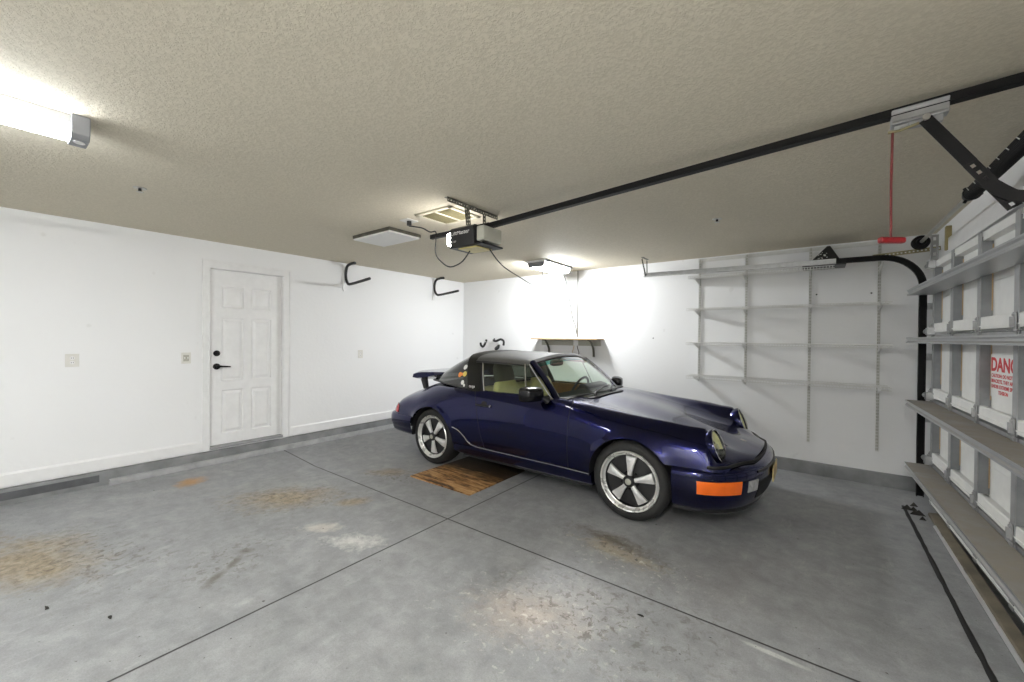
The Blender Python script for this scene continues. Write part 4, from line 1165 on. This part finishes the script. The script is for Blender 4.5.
# windscreen
def ws(u, v):                                         # u -1..1 across, v 0..1 up
    c = 1-u*u
    b = Vector((1.515+.185*c, .69*u, .868+.026*c)); t = Vector((1.163+.055*c, .575*u, 1.195+.062*c))
    p = b.lerp(t, v); n = Vector((.6,0,.8)); p += n*(.012*math.sin(PI*v)); return cw(*p)
def patch(f, u0, u1, v0, v1, n, k, name, mt, par, **kw):
    return MB().grid([[f(u0+(u1-u0)*i/n, v0+(v1-v0)*j/k) for j in range(k+1)] for i in range(n+1)]).build(name, mt, par, smooth=True, **kw)
wsg = patch(ws, -.955, .955, .03, .83, 20, 10, 'windscreen', M['glass_ws'], car)
patch(ws, -.955, .955, .83, .955, 20, 3, 'shade_band', M['glass_band'], wsg)
# frame of the windscreen
def strip(f0, f1, us, name, mt, th, par=car):
    return MB().grid([[f0(t), f1(t)] for t in us]).build(name, mt, par, smooth=True, solid=th)
for sg in (-1, 1):
    tube = []
    prof = [(-.026,-.012),(.0,-.020),(.026,-.010),(.028,.010),(0,.020),(-.026,.012)]
    fr = []
    for v in np.linspace(-.06, 1.01, 12):
        p = Vector(ws(sg*.985, v)); d = (Vector(ws(sg*.985, v+.01))-p).normalized(); n = Vector((.70,sg*.45,.55)); n = (n-d*n.dot(d)).normalized()
        fr.append((p, d.cross(n), n))
    MB().sweep(prof, fr).build('windscreen_pillar', M['paint'], car, smooth=.8)
    g = [Vector(ws(sg*.945, v))+Vector((.003,0,.004)) for v in np.linspace(.02, .96, 12)]
    MB().tube(g, .0055, 6).build('windscreen_trim', M['chrome'], car, smooth=True)
hd = [(-.020,-.012),(.02,-.016),(.03,.0),(.02,.014),(-.020,.012)]
fr = []
for u in np.linspace(-1, 1, 21):
    p = Vector(ws(u, .985)); d = (Vector(ws(min(1,u+.02), .985))-Vector(ws(max(-1,u-.02), .985))).normalized(); n = Vector((.6,0,.8)); n = (n-d*n.dot(d)).normalized()
    fr.append((p, d.cross(n), n))
MB().sweep(hd, fr).build('windscreen_header', M['black'], car, smooth=.8)
g = [Vector(ws(u, .02))+Vector((.004,0,.003)) for u in np.linspace(-.97,.97,21)]
MB().tube(g, .009, 6).build('windscreen_seal', M['black'], car, smooth=True)
# scuttle vent and wipers
m = MB(); m.grid([[cw(1.63+.075*(1-(y/.7)**2)+dx, y, pchip([0,.33,.6],[.884,.874,.870],abs(y))+.004) for dx in (0,.045)] for y in np.linspace(-.40,.40,20)])
m.build('scuttle_vent', M['black'], car, solid=.003)
for y0_, y1_ in ((.40,.47),(.02,.06)):
    a = Vector(cw(1.70, y0_-.28, .895)); b = Vector(ws((y0_)/.69, .10))+Vector((.012,0,.014))
    w = MB().tube([a, a+Vector((-.01,.02,.02)), b], [.011,.008,.005], 6); w.lathe(a-Vector((0,0,.015)), (0,0,1), [(.016,0),(.016,.02),(.008,.03),(0,.03)], 12)
    wp = w.build('wiper', M['black'], car, smooth=True)
    MB().tube([Vector(ws(y0_/.69-.30,.05))+Vector((.008,0,.010)), Vector(ws(y0_/.69,.10))+Vector((.008,0,.012)), Vector(ws(y0_/.69+.24,.11))+Vector((.008,0,.010))], .006, 6).build('wiper_blade', M['black'], wp)
# rear window, wrapping round
BASE = smooth_path([(.41,.705,.885),(.22,.675,.895),(.0,.625,.905),(-.2,.56,.912),(-.40,.45,.905),(-.53,.28,.893),(-.575,0,.885)], 6)
BASE = np.array(BASE); Lb = np.concatenate([[0], np.cumsum(np.linalg.norm(np.diff(BASE,axis=0),axis=1))]); Lb /= Lb[-1]
def rg(k, v, sg):
    b = Vector([float(np.interp(k**1.15, Lb, BASE[:,q])) for q in range(3)])
    y, z = arch(k); t = Vector((bx(k, .44, .275), y-.004, z-.006))
    p = b.lerp(t, v); p += Vector((-.3,.25*(y/.7),1)).normalized()*(.030*math.sin(PI*v)*min(1,k*2.2)); return cw(p.x, sg*p.y, p.z)
rows = []
for i in range(37):
    k = i/36; rows.append([rg(k, v, -1) for v in np.linspace(0,1,12)])
for i in range(35,-1,-1):
    k = i/36; rows.append([rg(k, v, 1) for v in np.linspace(0,1,12)])
rgl = MB().grid(rows).build('rear_window', M['glass_rear'], car, smooth=True)
MB().tube([rg(i/36,.0,-1) for i in range(37)]+[rg(i/36,.0,1) for i in range(35,-1,-1)], .010, 6).build('rear_window_seal', M['black'], car, smooth=True)
for k, v, r, mt in ((.30,.86,.030,'white_mark'),(.22,.78,.030,'yellow'),(.26,.54,.030,'orange_st'),(.24,.64,.018,'orange_st'),(.14,.42,.026,'white_mark'),(.09,.36,.016,'white_mark')):
    p = Vector(rg(k,v,-1)); a = Vector(rg(k+.02,v,-1))-p; b = Vector(rg(k,v+.03,-1))-p; n = a.cross(b).normalized()
    if n.y > 0: n = -n
    MB().lathe(p+n*.002, n, [(0,.0022),(r,.0020),(r,0)], 20).build('sticker', M[mt], rgl)
# side windows with bright frames
for sg in (-1, 1):
    def sw(x, v):                                     # v 0 sill .. 1 rail
        x0 = x - .145*v*np.interp(x,[.6,1.5],[.72,1.0]) if x < 1.5 else x
        y = .70*(1-v)+.592*v; z = .872*(1-v)+1.180*v
        return (x0, sg*(y+.010*math.sin(PI*v)), z)
    # outline: rear post, rail, front pillar, sill
    def front_x(v): return 1.505*(1-v)+1.165*v-.02
    def rear_x(v): return .655*(1-v)+.540*v
    def qx(v): return 1.20*(1-v)+1.095*v
    def sp(f, v): 
        y = .70*(1-v)+.592*v; z = .872*(1-v)+1.180*v; return cw(f(v), sg*(y+.010*math.sin(PI*v)), z)
    vs = np.linspace(0, .985, 9)
    dg = drs[sg]
    MB().grid([[sp(lambda v: bx(.52*v, .585, .44), v), sp(rear_x, v)] for v in vs]).build('window_seal', M['gap'], car, solid=.012)
    MB().grid([[sp(rear_x,v), sp(qx,v)] for v in vs]).build('side_window', M['glass_side'], car, smooth=True)
    MB().grid([[sp(qx,v), sp(front_x,v)] for v in vs]).build('quarter_window', M['glass_side'], car, smooth=True)
    for f, r in ((rear_x,.0065),(qx,.006),(front_x,.0055)):
        MB().tube([Vector(sp(f,v))+Vector((0,sg*.003,0)) for v in vs], r, 6).build('window_trim', M['chrome'], car, smooth=True)
    MB().tube([cw(x, sg*.704, .874) for x in (.605,.9,1.2,1.5)], .008, 6).build('window_trim', M['chrome'], car, smooth=True)
    # door handle and mirror
    h = MB(); yd = .778
    h.lathe(cw(.715, sg*(yd-.006), .742), (0,sg,0), [(0,.004),(.040,.004),(.046,0)], 20)
    hb = h.build('handle_recess', M['gap'], dg)
    MB().tube([cw(.605,sg*(yd+.004),.744),cw(.64,sg*(yd+.022),.746),cw(.72,sg*(yd+.028),.746),cw(.77,sg*(yd+.018),.745),cw(.795,sg*(yd+.002),.744)], [.009,.012,.013,.012,.010], 8).build('door_handle', M['blackgloss'], dg, smooth=True)
    MB().lathe(cw(.80, sg*(yd+.002), .744), (0,sg,0), [(0,.012),(.010,.012),(.013,0)], 12).build('lock_barrel', M['chrome'], dg, smooth=True)
    mx, my, mz = (1.375, .882, .928) if sg < 0 else (1.45, .865, .905)
    prof = []
    sh = []
    for i, (dx, s_) in enumerate(((-.05,.92),(-.045,1.0),(0,1.0),(.035,.93),(.06,.72),(.070,.35))):
        ring = []
        for a in np.linspace(0, 2*PI, 20, endpoint=False):
            cc, ss = math.cos(a), math.sin(a); q = 5.0
            ex = math.copysign(abs(cc)**(2/q), cc); ez = math.copysign(abs(ss)**(2/q), ss)
            ring.append(cw(mx+dx-.10*ex*s_*(1 if sg else 1)*.25, sg*(my+.105*ex*s_), mz+.066*ez*s_))
        sh.append(ring)
    q = MB().grid(sh, closed=True); n_ = len(q.v); q.f.append(tuple(range(20))); q.m.append(0); q.f.append(tuple(range(n_-20, n_))); q.m.append(0)
    mr = q.build('side_mirror', M['blackgloss'], car, smooth=.8)
    MB().tube([cw(1.455, sg*.742, .862), cw(1.44, sg*.77, .885), cw(1.40, sg*.81, .905)], [.035,.022,.024], 10).build('mirror_stalk', M['black'], mr, smooth=True)
    MB().add([cw(mx-.052-.02*e, sg*(my+.09*e), mz+.05*g_) for e, g_ in ((-1,-1),(1,-1),(1,1),(-1,1))], [(0,1,2,3)]).build('mirror_glass', M['chrome'], mr, solid=.002)

# tail spoiler
pts = [(-.85,.912,.012),(-.835,.948,.064),(-.76,.968,.098),(-.60,.98,.100),(-.42,.99,.066),(-.17,1.0,.012)]
rows = []
for i in range(25):
    w = -1+2*i/24; e = (1-abs(w)**4)
    top = []; bot = []
    for x, z, th in pts:
        xx = x + .10*(1-e)*(1 if x < -.6 else .2) ; zz = z + .012*abs(w)**3 
        y = .50*w*(1-.10*max(0,(x+.6))/.32)
        top.append(cw(xx-.02*e, y, zz+th*.3*e)); bot.append(cw(xx-.02*e, y, zz-th*(.7+.3*e)))
    rows.append(top+bot[::-1])
q = MB().grid(rows, closed=True); n_ = len(pts)*2; q.f.append(tuple(range(n_))); q.m.append(0); q.f.append(tuple(24*n_+i for i in range(n_))); q.m.append(0)
spo = q.build('spoiler', M['paint'], car, smooth=.9)
for sg in (-1,1):
    MB().prism([(-.64,.76),(-.58,.79),(-.60,.90),(-.70,.89)], .37, .41, lambda u,v,s: cw(u, sg*s, v)).build('spoiler_support', M['black'], spo, bevel=.006)

# ---- cabin
m = MB(); m.box(CX+.40, CX+1.60, CY-.66, CY+.66, .22, .30); m.box(CX+.9, CX+1.55, CY-.09, CY+.09, .30, .42)
m.build('cabin_floor', M['charcoal'], car)
for sg in (-1,1):
    MB().box(CX+.62, CX+1.58, CY+sg*.665-.014, CY+sg*.665+.014, .30, .862).build('door_card', M['tan'], car, bevel=.006)
m = MB(); m.prism([(1.30,.855),(1.34,.885),(1.62,.892),(1.62,.60),(1.42,.58),(1.30,.70)], -.655, .655, lambda u,v,s: cw(u,s,v)); dash = m.build('dashboard', M['charcoal'], car, bevel=.012, smooth=.5)
m = MB(); m.box(CX+1.285, CX+1.302, CY-.62, CY+.60, .70, .83); m.build('dash_panel', M['tan'], dash, bevel=.003)
m = MB(); m.prism([(1.30,.88),(1.44,.885),(1.44,.915),(1.36,.935),(1.31,.92)], .14, .60, lambda u,v,s: cw(u,s,v)); m.build('instrument_hood', M['charcoal'], dash, bevel=.01, smooth=.5)
sc = Vector(cw(1.19,.37,.815)); sa = Vector((-.92,0,.38)).normalized(); su = Vector((0,1,0)); sv = sa.cross(su)
m = MB(); m.tube([sc+(su*math.cos(a)+sv*math.sin(a))*.185 for a in np.linspace(0,2*PI,33)], .014, 8, caps=False)
for a in (PI*.05, PI*.95, PI*1.5 if sv.z > 0 else PI*.5): m.bar(sc, sc+(su*math.cos(a)+sv*math.sin(a))*.18, .02, .035)
m.lathe(sc-sa*.02, sa, [(0,.04),(.06,.035),(.065,0),(.03,-.14)], 20)
m.build('steering_wheel', simple('grey_leather_wheel', (.10,.10,.10), .5), car, smooth=.6)
m = MB(); m.lathe(cw(1.14,.0,1.165), (1,0,0), [(0,0)], 3) if False else None
q = MB()
ring = []
for dx, s_ in ((-.012,.94),(0,1),(.02,.95),(.032,.6)):
    ring.append([cw(1.10+dx, .125*s_*math.copysign(abs(math.cos(a))**.6, math.cos(a)), 1.165+.036*s_*math.copysign(abs(math.sin(a))**.6, math.sin(a))) for a in np.linspace(0,2*PI,24,endpoint=False)])
q.grid(ring, closed=True); q.f.append(tuple(range(24))); q.m.append(0); q.f.append(tuple(range(72,96))); q.m.append(0)
q.tube([cw(1.12,0,1.18), cw(1.17,0,1.235)], .010, 8)
q.build('rear_view_mirror', M['charcoal'], car, smooth=.8)
def seat(yc):
    def slab(secs, name, mt, par):
        rows = []
        for (x, z, nx, nz, hw, th) in secs:
            r = []
            for a in np.linspace(0, 2*PI, 24, endpoint=False):
                cc, ss = math.cos(a), math.sin(a); e = math.copysign(abs(cc)**.5, cc); f = math.copysign(abs(ss)**.6, ss)
                r.append(cw(x+.08+nx*th*f, yc+hw*e, z+nz*th*f))
            rows.append(r)
        k = MB().grid(rows, closed=True); n_ = len(rows)*24
        k.f.append(tuple(range(24))); k.m.append(0); k.f.append(tuple(range(n_-24,n_))); k.m.append(0)
        return k.build(name, mt, par, smooth=.9)
    b = slab([(.62,.40,-.3,.95,.20,.04),(.66,.42,-.25,.97,.245,.065),(.85,.45,-.1,1,.25,.07),(1.06,.49,-.1,1,.245,.075),(1.15,.49,.2,.98,.235,.06),(1.18,.47,.4,.9,.20,.03)], 'seat', M['seat'], car)
    slab([(.72,.44,.95,.3,.22,.04),(.70,.50,.95,.3,.245,.06),(.665,.62,.95,.28,.245,.065),(.625,.76,.96,.25,.235,.06),(.59,.88,.96,.25,.205,.055),(.57,.95,.96,.25,.165,.045),(.565,.965,.96,.25,.12,.02)], 'seat_back', M['seat'], b)
    slab([(.580,.94,.96,.25,.12,.02),(.575,.96,.96,.25,.15,.045),(.555,1.03,.96,.25,.155,.05),(.535,1.10,.96,.25,.145,.048),(.522,1.145,.96,.25,.12,.038),(.518,1.16,.96,.25,.09,.015)], 'head_rest', M['charcoal'], b)
for y in (-.35, .35): seat(y)
MB().prism([(.30,.60),(.48,.56),(.46,.86),(.34,.88)], -.60, .60, lambda u,v,s: cw(u,s,v)).build('rear_bench', M['seat'], car, bevel=.03, smooth=.8)

# ------------------------------------------------------------------ camera, light, view
f, yaw, pit, roll, hh = 403.76, .6489, -.0071, .0094, 1.4327
F = Vector((-math.sin(yaw)*math.cos(pit), math.cos(yaw)*math.cos(pit), math.sin(pit)))
R = Vector((math.cos(yaw), math.sin(yaw), 0)); U = R.cross(F)
R2 = R*math.cos(roll)+U*math.sin(roll); U2 = U*math.cos(roll)-R*math.sin(roll)
cd = bpy.data.cameras.new('camera'); cam = bpy.data.objects.new('camera', cd); COL.objects.link(cam)
mt = Matrix((R2, U2, -F)).transposed().to_4x4(); mt.translation = Vector((0,0,hh)); cam.matrix_world = mt
cd.sensor_width = 36; cd.lens = f/1024*36; cd.clip_start = .02; scene.camera = cam
wd = bpy.data.worlds.new('world'); scene.world = wd; wd.use_nodes = True
wd.node_tree.nodes['Background'].inputs[0].default_value = (.8,.85,.9,1); wd.node_tree.nodes['Background'].inputs[1].default_value = .05
scene.view_settings.view_transform = 'Standard'; scene.view_settings.look = 'None'
scene.view_settings.exposure = .24; scene.view_settings.gamma = 1
scene.view_settings.use_curve_mapping = False
scene.cycles.max_bounces = 12; scene.cycles.diffuse_bounces = 8; scene.cycles.transparent_max_bounces = 12
scene.cycles.use_denoising = True; scene.cycles.sample_clamp_indirect = 6
for o in list(bpy.data.objects):
    if '_org' in o: del o['_org']
